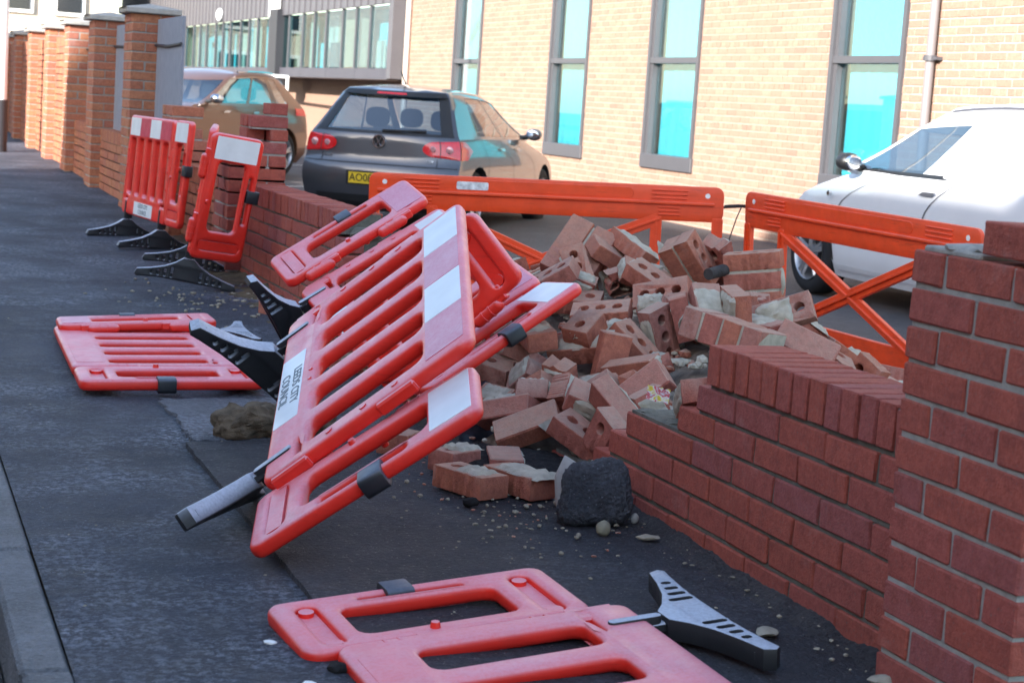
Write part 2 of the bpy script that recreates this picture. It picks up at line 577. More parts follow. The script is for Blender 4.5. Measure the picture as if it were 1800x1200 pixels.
def blob(bm, c, s, seed, amp=.35, sub=2, rot=None):
    g = bmesh.ops.create_icosphere(bm, subdivisions=sub, radius=1)
    for v in g['verts']:
        d = 1 + amp * noise.noise(v.co * 1.3 + Vector((seed, seed * 1.7, 0))) + amp * .5 * noise.noise(v.co * 3.1 + Vector((seed, 0, 2)))
        p = Vector((v.co.x * s[0], v.co.y * s[1], v.co.z * s[2])) * d
        if rot is not None:
            p = rot @ p
        v.co = p + Vector(c)
def mortar_boxes(parent, boxes, mat=None, lumps=()):
    bm = bmesh.new()
    for bx in boxes:
        add_box(bm, *bx)
    for i, (c, s) in enumerate(lumps):
        blob(bm, c, s, i * 3.3, .3, 2)
    o = fin(bm, 'mortar', mat or M_MORTAR, None, parent)
    o.location = -parent.location
    return o

# ---- near stretch of the boundary wall, broken down in steps
wall_n = thing('boundary_wall', 'low red brick wall with brick on edge coping, broken off in steps beside the rubble', 'wall', (0, 3.6, 0))
Y0, ZW = 3.983, .481
ends = {1: -1.0, 2: -1.5, 3: -3.0, 4: -3.5, 5: -4.0, 6: -5.5, 7: -6.0}
mb = []
lump = []
for n_, ke in ends.items():
    zt = ZW - .075 * (n_ - 1)
    ya = Y0 - .225 * ke - .005
    for (a, b) in course_bricks(ya, 3.065, Y0 + (0 if n_ % 2 else .1125)):
        brick(wall_n, 0, a, zt - BH, BW, b, zt)
    for (a, b) in course_bricks(ya, 3.065, Y0 + (.1125 if n_ % 2 else 0)):
        brick(wall_n, .1125, a, zt - BH, .215, b, zt)
    mb.append((.007, 3.06, zt - .076, .208, ya - .006, zt - .004))
    yn = Y0 - .225 * ends.get(n_ - 1, ke) - .005 if n_ > 1 else 4.155
    if ya - yn > .12:
        mb.append((.006, yn - .004, zt - .002, .205, ya - .03, zt + .008))
        for q in range(5):
            lump.append(((random.uniform(.04, .18), random.uniform(yn + .03, ya - .05), zt + .008), (random.uniform(.02, .05), random.uniform(.02, .05), .008)))
mb.append((.012, 3.06, ZW - .002, .203, 4.15, ZW + .05))
for k in range(14):               # coping, bricks on edge
    yb = 4.155 - .0755 * k
    if yb - .065 < 3.12:
        break
    o = brick(wall_n, -.001, yb - .065, ZW + .011, .214, yb, ZW + .1135, None, .003, 'coping_brick')
    if yb < 3.30:
        o.rotation_euler.x += -.05
        o.location.z -= .006
    mb.append((.010, yb - .077, ZW + .012, .204, yb - .063, ZW + .107))
bm = bmesh.new()
add_box(bm, .002, 3.05, -.35, .22, 6.99, ZW - .075 * 7 + .005)
o = fin(bm, 'footing', M_BRICK, None, wall_n)
o.location = -wall_n.location
mortar_boxes(wall_n, mb, None, lump)

# ---- piers
def pier(pname, label, cat_group, yfar, zbase, ztop, x0=-.088, rows=None, mat=None, ztopfun=None, cap=True, broken=None, phase=0):
    y0 = yfar - .44
    t = thing('brick_pier', label, 'brick pier', (x0 + .16, yfar - .22, zbase), 0, cat_group)
    z = ztop
    c = 0
    mo = []
    while z > zbase - .07:
        z0, z1 = z - BH, z
        def put(xa, ya, xb, yb):
            if broken and broken(x0 + (xa + xb) / 2, y0 + (ya + yb) / 2, z0):
                return
            brick(t, x0 + xa, y0 + ya, z0, x0 + xb, y0 + yb, z1, mat)
            if broken and z0 > .55:
                mo.append((x0 + xa + .006, y0 + ya + .006, z0 - .011, x0 + xb - .006, y0 + yb - .006, z0 + .004))
        if (c + phase) % 2:
            put(0, .225, BW, .44); put(0, 0, BW, .215)
            put(.1125, 0, .3275, BW); put(.1125, .3375, .3275, .44)
            put(.1125, .1125, .3275, .215); put(.1125, .225, .3275, .3275)
        else:
            put(0, .3375, .215, .44); put(0, 0, .215, BW)
            put(0, .1125, BW, .3275); put(.1125, .1125, .215, .3275)
            put(.225, .225, .3275, .44); put(.225, 0, .3275, .215)
        top = z + .008
        if not (broken and any(broken(x0 + q, y0 + .05, z0) for q in (.05, .1, .2, .27))):
            mo.append((x0 + .006, y0 + .006, z0 - .012, x0 + .3215, y0 + .434, z1 - .003))
        z -= .075
        c += 1
    if cap:
        bm = bmesh.new()
        add_box(bm, x0 - .05, y0 - .05, ztop + .004, x0 + .378, y0 + .49, ztop + .05, .008)
        ap = bmesh.ops.create_cone(bm, cap_ends=True, segments=4, radius1=.33, radius2=.02, depth=.04)
        for v in ap['verts']:
            v.co = Matrix.Rotation(R(45), 3, 'Z') @ v.co
            v.co += Vector((x0 + .164, y0 + .22, ztop + .068))
        o = fin(bm, 'cap_stone', M_CONCRETE, None, t)
        o.location = -t.location
    mortar_boxes(t, mo, M_MORTAR_PIER)
    return t
ZP = .937
pn = pier('pier', 'tall red brick pier with open mortar top, cut off by the edge of the picture', None, 3.104, 0, ZP, -.086, None, None, None, False)
o = brick(pn, -.086, 2.664, ZP + .011, .017, 2.879, ZP + .076)
bm = bmesh.new()
add_box(bm, -.078, 2.89, ZP - .002, .23, 3.085, ZP + .012, .004)
for k in range(9):
    blob(bm, (random.uniform(-.05, .15), random.uniform(2.89, 3.05), ZP + .012), (.035, .035, .012), k * 2.2, .4, 2)
o = fin(bm, 'mortar_bed', M_MORTAR_PIER, 40, pn)
o.location = -pn.location

# ---- far stretch of wall up to the first broken pier
wall_f = thing('boundary_wall', 'low red brick wall between the heap and the leaning barriers, its near end torn open', 'wall', (0, 8.8, 0))
ZF = .522
mb = []
fend = {1: 7.95, 2: 7.90, 3: 7.80, 4: 7.62, 5: 7.70, 6: 7.45, 7: 7.35, 8: 7.3}
for n_, yb_ in fend.items():
    zt = ZF - .075 * (n_ - 1)
    for (a, b) in course_bricks(10.26, yb_, 9.0 + (0 if n_ % 2 else .1125)):
        brick(wall_f, 0, a, zt - BH, BW, b, zt)
    for (a, b) in course_bricks(10.26, yb_ + random.uniform(-.02, .1), 9.0 + (.1125 if n_ % 2 else 0)):
        brick(wall_f, .1125, a, zt - BH, .215, b, zt)
    mb.append((.007, yb_ + .03, zt - .076, .208, 10.26, zt - .004))
mb.append((.012, 8.1, ZF - .002, .203, 10.25, ZF + .05))
for k in range(29):
    yb = 10.25 - .0755 * k
    brick(wall_f, -.001, yb - .065, ZF + .011, .214, yb, ZF + .1135, None, .003, 'coping_brick')
    mb.append((.010, yb - .077, ZF + .012, .204, yb - .063, ZF + .107))
lump = [((.1, 7.75, .30), (.09, .10, .05)), ((.08, 7.72, .16), (.08, .12, .05)), ((.12, 8.0, ZF + .02), (.08, .07, .03))]
mortar_boxes(wall_f, mb, None, lump)
bm = bmesh.new()
add_box(bm, .002, 7.0, -.35, .22, 10.26, ZF - .075 * 8 + .005)
o = fin(bm, 'footing', M_BRICK, None, wall_f)
o.location = -wall_f.location

def brk1(x, y, z):
    return z > .62 and (z > .62 + .13 * max(0, (x + .09) / .11) * 1.3 + .06 or y > 10.55 and z > .85)
pier('pier', 'broken red brick pier with stepped top above the torn wall end', None, 10.70, .1, 1.095, -.088, None, None, None, False, brk1)
pier('pier', 'broken brick pier behind the leaning barriers, snapped off at waist height', None, 12.80, .12, 1.02, -.088, None, M_BRICK_FAR, None, False, lambda x, y, z: z > .80 and x > .06)

# ---- walls between the far piers: low brickwork joined into one part, coping on top
def joined_wall(label, ya, yb, ztop, courses, mat, group=None):
    t = thing('boundary_wall', label, 'wall', (.1, (ya + yb) / 2, 0), 0, group)
    bm = bmesh.new()
    lay = bm.faces.layers.float.new('rnd')
    mo = []
    def addb(x0, y0, z0, x1, y1, z1):
        n0 = len(bm.faces)
        add_box(bm, x0, y0, z0, x1, y1, z1)
        r = random.random()
        bm.faces.ensure_lookup_table()
        for f in bm.faces[n0:]:
            f[lay] = r
    for n_ in range(courses):
        zt = ztop - .11 - .075 * n_
        for (a, b) in course_bricks(yb, ya, ya + (.1125 if n_ % 2 else 0)):
            addb(0 + random.uniform(-.002, .002), a, zt - BH, BW, b, zt)
        mo.append((.007, ya, zt - .076, .208, yb, zt + .012))
    y = yb
    while y > ya + .05:
        addb(-.001, y - .065, ztop - .103, .214, y, ztop)
        y -= .0755
    o = fin(bm, 'brickwork', mat, None, t)
    o.location = -t.location
    o['kind'] = 'stuff'
    mo.append((.012, ya, ztop - .11, .2, yb, ztop - .008))
    mortar_boxes(t, mo)
    return t
PF = [14.93, 17.40, 19.60, 21.75, 24.05, 26.40, 28.7]
joined_wall('stretch of low wall hidden behind the barriers leaning on it', 10.70, 12.36, .64, 8, M_BRICK_FARJ)
joined_wall('stretch of low wall below the wide grey board', 12.81, 14.48, .66, 8, M_BRICK_FARJ)
names = ['nearest tall brick pier with a stone cap beside the grey board', 'second capped brick pier from the grey board, in shade',
         'third capped brick pier, sunlit only at its top', 'fourth capped brick pier from the board, in full sun',
         'fifth brick pier along the wall, sunlit', 'sixth brick pier along the wall, in shade', 'last brick pier at the far end of the wall']
for k, yf_ in enumerate(PF):
    pier('pier', names[k], 'capped brick piers along the footway', yf_, .0105 * yf_, 1.695, -.088, None, M_BRICK_FAR, None, True, None, k)
    if k < len(PF) - 1:
        joined_wall(['short stretch of wall just past the nearest capped pier', 'stretch of wall just past the second capped pier', 'stretch of wall just past the third capped pier',
                     'stretch of wall just past the fourth capped pier', 'stretch of wall just past the fifth pier', 'farthest stretch of wall before the lamp post'][k],
                    yf_, PF[k + 1] - .44, .72 + .02 * k if k < 2 else 1.60, 8 if k < 2 else 19, M_BRICK_FARJ, 'wall stretches between far piers')
# grey boards standing between the piers
def board(label, ya, yb, x, z0, z1, tilt=0.0):
    t = thing('hoarding_board', label, 'board', (x, (ya + yb) / 2, z0), 0, 'grey boards between the piers')
    bm = bmesh.new()
    L_ = (yb - ya) / 2
    add_box(bm, -.012, -L_, 0, .012, L_, z1 - z0, .002)
    for v in bm.verts:
        if v.co.z > .3:
            v.co.z += tilt * v.co.y
    fin(bm, 'panel', M_GREY_BOARD, None, t)
    bm = bmesh.new()
    add_path(bm, [(-.02, -L_ - .02, (z1 - z0) * .80), (-.02, 0, (z1 - z0) * .785), (-.02, L_ + .06, (z1 - z0) * .80)], .012, 6)
    fin(bm, 'strap', M_DARK, None, t)
    return t
board('wide grey board with a dark strap beside the nearest capped pier', 13.30, 14.48, .12, .66, 1.66, -.0)
board('narrow strip of grey board seen between the first two capped piers', 14.95, 16.94, .12, .72, 1.66)
board('sliver of grey board between the second and third capped piers', 17.42, 19.14, .12, .74, 1.64)

# ------------------------------------------------------------------ the long building
XF = 7.0
bld = thing('building', 'long pale brick building with tall narrow windows across the car park', 'building', (XF, 20, -.1))
WINS = [(26.98, 28.38), (22.50, 23.93), (19.06, 20.51), (14.68, 16.05), (10.3, 11.65)]
ZS, ZTOPW = .55, 4.6
def in_win(y, z, pad=0):
    return any(a - pad < y < b + pad for a, b in WINS) and z > ZS - pad and z < ZTOPW + pad
bm = bmesh.new()
ys = [5.0]
for a, b in sorted(WINS):
    ys += [a, b]
ys.append(31.35)
for i in range(len(ys) - 1):
    a, b = ys[i], ys[i + 1]
    if i % 2 == 0:
        add_box(bm, XF + .004, a, -.4, XF + .30, b, 8.0)
    else:
        add_box(bm, XF + .004, a, -.4, XF + .30, b, ZS)
        add_box(bm, XF + .004, a, ZTOPW, XF + .30, b, 8.0)
o = fin(bm, 'wall', M_MORTAR_BUFF, None, bld)
o.location = -bld.location
bm = bmesh.new()
add_box(bm, XF + .29, 5, -.4, XF + 12, 31.3, 8.0)
o = fin(bm, 'inner_block', M_MORTAR_BUFF, None, bld)
o.location = -bld.location
cand = []
zt = -.13
n_ = 0
while zt < 4.7:
    header = (n_ % 6 == 5)
    pitch = .1125 if header else .225
    y = 5.0 + (0 if n_ % 2 else .1125) + (.056 if header else 0)
    while y < 31.3:
        a, b = y + .005, min(y + pitch - .005, 31.3)
        segs = [(a, b)]
        for wa, wb in WINS:
            if zt > ZS and zt - BH < ZTOPW:
                ns = []
                for (p, q) in segs:
                    if q <= wa or p >= wb:
                        ns.append((p, q))
                    else:
                        if p < wa - .02:
                            ns.append((p, wa))
                        if q > wb + .02:
                            ns.append((wb, q))
                segs = ns
        for (p, q) in segs:
            cand.append((p, q, zt))
        y += pitch
    zt += .075
    n_ += 1
vis = sorted([c for c in cand if 12.3 < c[0] < 17.8 and c[2] < 2.75 and c[2] > .9], key=lambda c: c[0])[:300]
vs_ = set(vis)
for (p, q, z) in vis:
    brick(bld, XF - .003, p, z - BH, XF + .04, q, z, M_BUFF, .0012, 'brick', .001)
bm = bmesh.new()
lay = bm.faces.layers.float.new('rnd')
for c in cand:
    if c in vs_:
        continue
    p, q, z = c
    n0 = len(bm.faces)
    dx = random.uniform(-.0015, .0015)
    vv = [bm.verts.new(s) for s in ((XF + dx - .003, p, z - BH), (XF + dx - .003, q, z - BH), (XF + dx - .003, q, z), (XF + dx - .003, p, z),
                                    (XF + .03, p, z - BH), (XF + .03, q, z - BH), (XF + .03, q, z), (XF + .03, p, z))]
    r = random.random()
    for f in ((0, 3, 2, 1), (0, 1, 5, 4), (1, 2, 6, 5), (2, 3, 7, 6), (3, 0, 4, 7)):
        bm.faces.new([vv[i] for i in f])[lay] = r
o = fin(bm, 'brickwork', M_BUFFJ, None, bld)
o.location = -bld.location
o['kind'] = 'stuff'
M_GLASS = glass_mat('window_glass', (.92, 1, 1), .07, .01, .97, .45)
M_GLASS_R = glass_mat('ribbon_glass', (.80, 1, 1), .06, .01, .95, .20)
M_BLIND = simple('cyan_blind', (.10, .58, .70), .6, 0, .4, .08, 1.2)
M_BLIND2 = simple('deep_cyan_blind', (.02, .50, .70), .6, 0, .4, .10, 1.5)
for i, (a, b) in enumerate(WINS):
    zt = 1.84
    bm = bmesh.new()
    F = .062
    add_box(bm, XF - .03, a, ZS, XF + .10, a + F, ZTOPW)
    add_box(bm, XF - .03, b - F, ZS, XF + .10, b, ZTOPW)
    add_box(bm, XF - .02, a + F, zt - .035, XF + .09, b - F, zt + .035)
    add_box(bm, XF - .035, a - .01, ZS - .01, XF + .12, b + .01, ZS + .16, .006)
    add_box(bm, XF - .03, a + F, ZTOPW - .08, XF + .1, b - F, ZTOPW)
    add_box(bm, XF + .0, b - F - .06, ZS + .16, XF + .095, b - F + .002, ZTOPW - .05)
    wf = fin(bm, 'window', M_FRAME, None, bld)
    wf.location = -bld.location
    for (z0, z1, dk) in ((ZS + .16, zt - .035, 0), (zt + .035, ZTOPW - .08, 1)):
        bm = bmesh.new()
        add_box(bm, XF + .060, a + F, z0, XF + .066, b - F - .06, z1)
        fin(bm, 'pane', M_GLASS, None, wf)
        bm = bmesh.new()
        n = 26
        ya, yb = a + F + .01, b - F - .07
        rows = []
        for s in range(n + 1):
            y = ya + (yb - ya) * s / n
            xx = XF + .15 + .004 * math.sin(s * 1.3 + i * 2 + dk)
            rows.append([Vector((xx, y, z0 + .0)), Vector((xx, y, z1 - .0))])
        grid_faces(bm, rows)
        fin(bm, 'blind', M_BLIND2 if (dk and i == 3) else M_BLIND, 80, wf)
# rain pipe
t = thing('rain_pipe', 'grey rain pipe running down the brick wall beside the last tall window', 'pipe', (XF - .06, 14.17, -.1))
bm = bmesh.new()
add_tube(bm, (0, 0, 0), (0, 0, 6.5), .042, .042, 14)
fin(bm, 'pipe', simple('pipe_grey', (.22, .20, .20), .5), 40, t)
for z in (.2, 1.92, 3.6):
    bm = bmesh.new()
    add_tube(bm, (0, 0, z), (0, 0, z + .05), .062, .062, 14)
    add_box(bm, -.01, -.11, z + .01, .06, .11, z + .04)
    fin(bm, 'bracket', M_FRAME, None, t)
t = thing('rain_pipe', 'pale rain pipe in the corner where brick meets dark cladding', 'pipe', (XF - .05, 30.95, -.1))
bm = bmesh.new()
add_tube(bm, (0, 0, 0), (0, 0, 6.5), .045, .045, 12)
fin(bm, 'pipe', simple('pipe_pale', (.5, .44, .40), .5), 40, t)

# ------------------------------------------------------------------ dark clad wing with ribbon windows
M_CLAD = simple('dark_cladding', (.105, .100, .108), .5, .0, .5, .06, 3)
M_CLAD2 = simple('dark_cladding_sill', (.070, .066, .080), .5, .0, .5, .06, 3)
XC = 6.8
cl = thing('clad_wing', 'dark grey clad upper storey with a ribbon of windows behind the parked cars', 'building', (XC, 45, -.1))
cl0 = cl.location
def cpart(name, mat, fn, parent=None):
    bm = bmesh.new()
    fn(bm)
    o = fin(bm, name, mat, None, parent or cl)
    if parent is None:
        o.location = -cl0
    return o
Y1, Y2 = 31.5, 72
cpart('end_wall', M_CLAD, lambda bm: (add_box(bm, XC - .02, 31.38, 1.52, XC + .5, 31.62, 7.5)))
cpart('lower_wall', M_BUFFJ, lambda bm: (add_box(bm, 7.5, 31.4, -.3, 8.0, Y2, 1.6)))
cpart('soffit_panel', M_CLAD2, lambda bm: [add_box(bm, XC - .01, 31.62 + k * 2.3, 1.50, XC + .8, 31.62 + k * 2.3 + 2.28, 1.70) for k in range(17)])
cpart('back_wall', M_DARK, lambda bm: (add_box(bm, XC + .9, 31.62, 1.6, XC + 1.0, Y2, 3.0)))
# cladding sheets, each with its standing seam
M_SEAM = M_CLAD
y = 31.62
while y < 68:
    st = .52
    def f(bm, y=y, st=st):
        add_box(bm, XC, y + .01, 2.86, XC + .05, y + st - .01, 7.5, .004)
        add_box(bm, XC - .028, y - .008, 2.86, XC + .03, y + .009, 7.5)
    cpart('cladding_sheet', M_CLAD, f)
    y += st
# ribbon of windows: panes and mullions one by one
y = 31.72
k = 0
tints = [(.06, .34, .42), (.26, .15, .10), (.04, .20, .26), (.24, .25, .24), (.07, .28, .34), (.02, .035, .045), (.20, .13, .10), (.05, .30, .38)]
M_T = [simple('room_colour', c, .7, 0, .3, .25, .9) for c in tints]
while y < 66:
    wd = 1.05 if k % 3 else 1.35
    bm = bmesh.new()
    add_box(bm, XC + .02, y, 1.70, XC + .10, y + .07, 2.86)
    wf = fin(bm, 'window', M_FRAME, None, cl)
    wf.location = -cl0
    bm = bmesh.new()
    add_box(bm, XC + .05, y + .07, 1.72, XC + .056, y + wd, 2.85)
    fin(bm, 'pane', M_GLASS_R, None, wf)
    bm = bmesh.new()
    add_box(bm, XC + .35, y + .05, 1.72, XC + .37, y + wd * (.4 + .6 * random.random()), 1.75 + 1.1 * random.choice((1, 1, .7, .45)))
    fin(bm, 'blind', M_T[(k * 3 + k // 4) % len(M_T)], None, wf)
    bm = bmesh.new()
    add_box(bm, XC + .55, y, 1.72, XC + .57, y + wd, 2.85)
    fin(bm, 'room_back', M_T[(k * 5 + 2) % len(M_T)], None, wf)
    y += wd
    k += 1
cpart('dark_post', M_DARK, lambda bm: add_box(bm, XC - .12, 40.6, 1.3, XC + .2, 41.4, 3.0))
t = thing('wall_sign', 'white square sign on the dark cladding', 'sign', (XC - .06, 41.2, 2.85))
bm = bmesh.new()
add_box(bm, -.02, -.55, 0, .02, .55, 1.3, .004)
fin(bm, 'board', M_PAINT_WHITE, None, t)
bm = bmesh.new()
add_box(bm, -.024, -.35, .55, -.021, .35, .95)
fin(bm, 'printed_panel', simple('pale_blue_print', (.45, .62, .68), .5), None, t)
t = thing('wall_lamp', 'round white lamp on the dark cladding', 'lamp', (XC - .06, 48.0, 3.05))
bm = bmesh.new()
g = bmesh.ops.create_uvsphere(bm, u_segments=16, v_segments=10, radius=.17)
for v in g['verts']:
    v.co.x *= .5
    v.co.y *= 1.8
fin(bm, 'globe', M_PAINT_WHITE, 60, t)
bm = bmesh.new()
add_box(bm, .03, -.12, -.08, .09, .12, .08)
fin(bm, 'base', M_FRAME, None, t)
# white pipe frame beside the brown car
t = thing('door_canopy', 'white metal canopy frame behind the brown car', 'canopy', (6.3, 37.5, -.08))
bm = bmesh.new()
add_tube(bm, (0, 0, 0), (0, 0, 1.55), .035, .035, 8)
fin(bm, 'post', M_PAINT_WHITE, None, t)
bm = bmesh.new()
add_tube(bm, (0, 0, 1.55), (0, 4.5, 1.60), .035, .035, 8)
fin(bm, 'rail', M_PAINT_WHITE, None, t)

# ------------------------------------------------------------------ houses
M_RENDER = simple('white_render', (.78, .77, .74), .8, 0, .3, .04, 2)
M_CREAM = simple('cream_render', (.62, .54, .44), .8, 0, .3, .05, 2)
M_SLATE = simple('slate', (.07, .075, .085), .6, 0, .4, .2, 6)
M_HOUSE = simple('terrace_brick', (.30, .15, .095), .85, 0, .2, .2, 10)
M_PANE_D = simple('dark_pane', (.03, .035, .04), .08, 0, .6)
def house(name, label, x0, x1, y0, y1, ze, zr, mat, face=1, wins=True, zb=-.3, group=None):
    """long house with a ridge parallel to the street; face = +1 when its front looks towards +X"""
    t = thing(name, label, 'house', ((x0 + x1) / 2, (y0 + y1) / 2, zb), 0, group)
    L0 = t.location.copy()
    def P(n, mt, fn, par=None):
        bm = bmesh.new()
        fn(bm)
        o = fin(bm, n, mt, None, par or t)
        if par is None:
            o.location = -L0
        return o
    xm = (x0 + x1) / 2
    def walls(bm):
        vs = [(x0, y0, zb), (x1, y0, zb), (x1, y0, ze), (xm, y0, zr), (x0, y0, ze)]
        a = [bm.verts.new(v) for v in vs]
        b = [bm.verts.new((v[0], y1, v[2])) for v in vs]
        bm.faces.new(a)
        bm.faces.new(list(reversed(b)))
        for i in (0, 1, 4):
            j = (i + 1) % 5
            bm.faces.new((a[i], b[i], b[j], a[j]))
        bmesh.ops.recalc_face_normals(bm, faces=bm.faces[:])
    P('wall', mat, walls)
    def roof(bm):
        e = .3
        s = (zr - ze) / (xm - x0)
        for sx, xe in ((-1, x0), (1, x1)):
            A = [Vector((xm, y0 - .2, zr)), Vector((xm, y1 + .2, zr)), Vector((xe + sx * e, y1 + .2, ze - e * s)), Vector((xe + sx * e, y0 - .2, ze - e * s))]
            top = [bm.verts.new(v + Vector((0, 0, .14))) for v in A]
            bot = [bm.verts.new(v + Vector((0, 0, .02))) for v in A]
            bm.faces.new(top)
            bm.faces.new(bot)
            for i in range(4):
                bm.faces.new((top[i], top[(i + 1) % 4], bot[(i + 1) % 4], bot[i]))
        bmesh.ops.recalc_face_normals(bm, faces=bm.faces[:])
    rf = P('roof', M_SLATE, roof)
    n = max(1, int((y1 - y0) / 6))
    for k in range(n + 1):
        yy = y0 + (y1 - y0) * k / n
        bm = bmesh.new()
        add_box(bm, xm - .3, yy - .5 if k else yy, zr - .6, xm + .3, yy + .5 if k < n else yy, zr + .35, .0)
        c = fin(bm, 'chimney', mat, None, rf)
    xf_ = x1 if face > 0 else x0
    if wins:
        k = 0
        yy = y0 + .9
        while yy < y1 - 1.6:
            for (z0, z1) in ((.9 + zb, 2.3 + zb), (3.6 + zb, 4.9 + zb)):
                if k % 3 == 2 and z0 < 1.5:
                    P('door', M_FRAME, lambda bm, yy=yy: add_box(bm, xf_ - .03, yy + .1, zb, xf_ + .03, yy + 1.0, zb + 2.1))
                    continue
                if z1 > ze:
                    continue
                wn = P('window', M_PAINT_WHITE, lambda bm, yy=yy, z0=z0, z1=z1: [add_box(bm, xf_ - .03, yy, z0, xf_ + .05, yy + .08, z1), add_box(bm, xf_ - .03, yy + 1.12, z0, xf_ + .05, yy + 1.2, z1),
                        add_box(bm, xf_ - .03, yy + .08, z0, xf_ + .07, yy + 1.12, z0 + .09), add_box(bm, xf_ - .03, yy + .08, z1 - .09, xf_ + .05, yy + 1.12, z1), add_box(bm, xf_ - .03, yy + .08, (z0 + z1) / 2 - .03, xf_ + .045, yy + 1.12, (z0 + z1) / 2 + .03)])
                P('pane', M_PANE_D, lambda bm, yy=yy, z0=z0, z1=z1: add_box(bm, xf_ - .01, yy + .08, z0 + .09, xf_ + .02, yy + 1.12, z1 - .09), wn)
            yy += 2.0
            k += 1
    return t
house('terrace', 'long brick terrace on the other side of the street, casting the shade', -16.4, -10.6, -46, 9.55, 6.0, 9.5, M_HOUSE)
house('terrace', 'second brick terrace farther along the other side of the street', -16.4, -10.6, 18.2, 40, 6.0, 9.2, M_HOUSE)
# end of the street
house('pale_house', 'white rendered house closing the far end of the street', -14, 3.5, 92, 104, 7.5, 10.5, M_RENDER, 1, False, 0)
house('cream_house', 'cream rendered house with white windows beyond the far piers', 1.2, 5.6, 60, 72, 6, 8.5, M_CREAM, -1, False, 0)
bh = [o for o in bpy.data.objects if o.name.startswith('cream_house')][0]
for (xa, za) in ((2.0, 3.1), (3.6, 3.1), (2.0, .9), (3.6, .9)):
    bm = bmesh.new()
    add_box(bm, xa, 59.9, za, xa + 1.0, 60.05, za + 1.5)
    wn = fin(bm, 'window', M_PAINT_WHITE, None, bh)
    wn.location = -bh.location
    bm = bmesh.new()
    add_box(bm, xa + .12, 59.87, za + .12, xa + .88, 59.89, za + 1.38)
    fin(bm, 'pane', M_PANE_D, None, wn)
# lamp post at the far end of the footway
t = thing('lamp_post', 'pale lamp post with a black base at the far end of the footway', 'lamp post', (-.50, 22.6, zf(-.50, 22.6)))
bm = bmesh.new()
add_tube(bm, (0, 0, 0), (0, 0, .62), .085, .085, 14)
fin(bm, 'base', M_DARK, 40, t)
bm = bmesh.new()
add_tube(bm, (0, 0, .6), (0, 0, 6), .068, .05, 14)
fin(bm, 'pole', M_PAINT_WHITE, 40, t)
bm = bmesh.new()
add_box(bm, -.7, -.12, 5.9, .1, .12, 6.05, .03)
fin(bm, 'lantern', M_FRAME, None, t)

# ------------------------------------------------------------------ folding red barriers
PH, PWN, PWM, PT = .725, .325, 1.16, .045
def ring_of(bm, c, axis_u, r, y0, y1, n=14):
    pass
def main_mesh():
    bm = bmesh.new()
    sl, br = .134, .080
    holes = [rrect(.085 + i * (sl + br), .150, .085 + i * (sl + br) + sl, .560, .030, True) for i in range(5)]
    for a in (.03, 1.16 - .15):
        holes.append(rrect(a, .114, a + .12, .130, .007, True, 2))
    plate(bm, rrect(0, 0, PWM, PH, .042), holes, PT, .017, 3)
    # groove ridges on the two long edges and studs
    for u in (.042, PWM - .042):
        for v in (.24, .36, .47):
            add_tube(bm, (u, -.004, v), (u, .004, v), .013, .010, 10)
    for u in (.55, .62):
        add_tube(bm, (u, -.003, .137), (u, .004, .137), .008, .008, 8)
    # raised cheeks at both edges where the hinges sit
    for u0, u1 in ((-.012, .06), (PWM - .06, PWM + .012)):
        for v0, v1 in ((.03, .16), (.40, .53)):
            add_box(bm, u0, .004, v0, u1, PT - .004, v1, .006)
    # recess floors on the back
    add_box(bm, .10, PT - .004, .585, PWM - .10, PT + .0015, .70, .001)
    return mesh_of(bm, 'main_panel', M_RED, 35)
def side_mesh():
    bm = bmesh.new()
    holes = [rrect(.070, .165, .243, .565, .030, True), rrect(.270, .225, .293, .500, .009, True, 3),
             rrect(.035, .055, .285, .108, .026, True), rrect(.035, .612, .285, .665, .026, True)]
    plate(bm, rrect(0, 0, PWN, PH, .042), holes, PT, .016, 3)
    for v in (.055, .612):            # recess floors seen from the back, almost flush in front
        add_box(bm, .036, .0020, v + .001, .284, PT - .020, v + .052)
        add_tube(bm, (.058, PT - .021, v + .0265), (.058, PT - .009, v + .0265), .021, .021, 14)
        add_tube(bm, (.262, PT - .021, v + .0265), (.262, PT - .009, v + .0265), .019, .019, 14)
    for v in (.345, .38):
        pass
    add_tube(bm, (.038, -.012, .33), (.038, .004, .33), .010, .014, 10)
    add_tube(bm, (.038, PT - .004, .40), (.038, PT + .014, .40), .014, .010, 10)
    for v0, v1 in ((.17, .26), (.54, .63)):
        add_box(bm, -.014, .004, v0, .05, PT - .004, v1, .006)
    return mesh_of(bm, 'side_panel', M_RED, 35)
def hinge_mesh():
    bm = bmesh.new()
    for v in (0,):
        add_tube(bm, (0, 0, v - .05), (0, 0, v + .05), .0235, .0235, 12)
        for s in (-1, 1):
            g = bmesh.ops.create_uvsphere(bm, u_segments=12, v_segments=6, radius=.0235)
            for q in g['verts']:
                q.co = q.co + Vector((0, 0, v + s * .05))
        add_tube(bm, (0, 0, v - .022), (0, 0, v - .014), .026, .026, 12)
        add_tube(bm, (0, 0, v + .014), (0, 0, v + .022), .026, .026, 12)
    return mesh_of(bm, 'hinge', M_RED, 40)
def clip_mesh():
    bm = bmesh.new()
    plate(bm, rrect(-.012, -.030, .072, .030, .016), [rrect(.006, -.016, .050, .016, .012, True)], .072, .004, 2)
    for v in bm.verts:                       # extruded along y -> turn the sleeve along v
        x, y, z = v.co
        v.co = Vector((x, z, y))
    bmesh.ops.recalc_face_normals(bm, faces=bm.faces[:])
    return mesh_of(bm, 'clip', M_CLIP, 35)
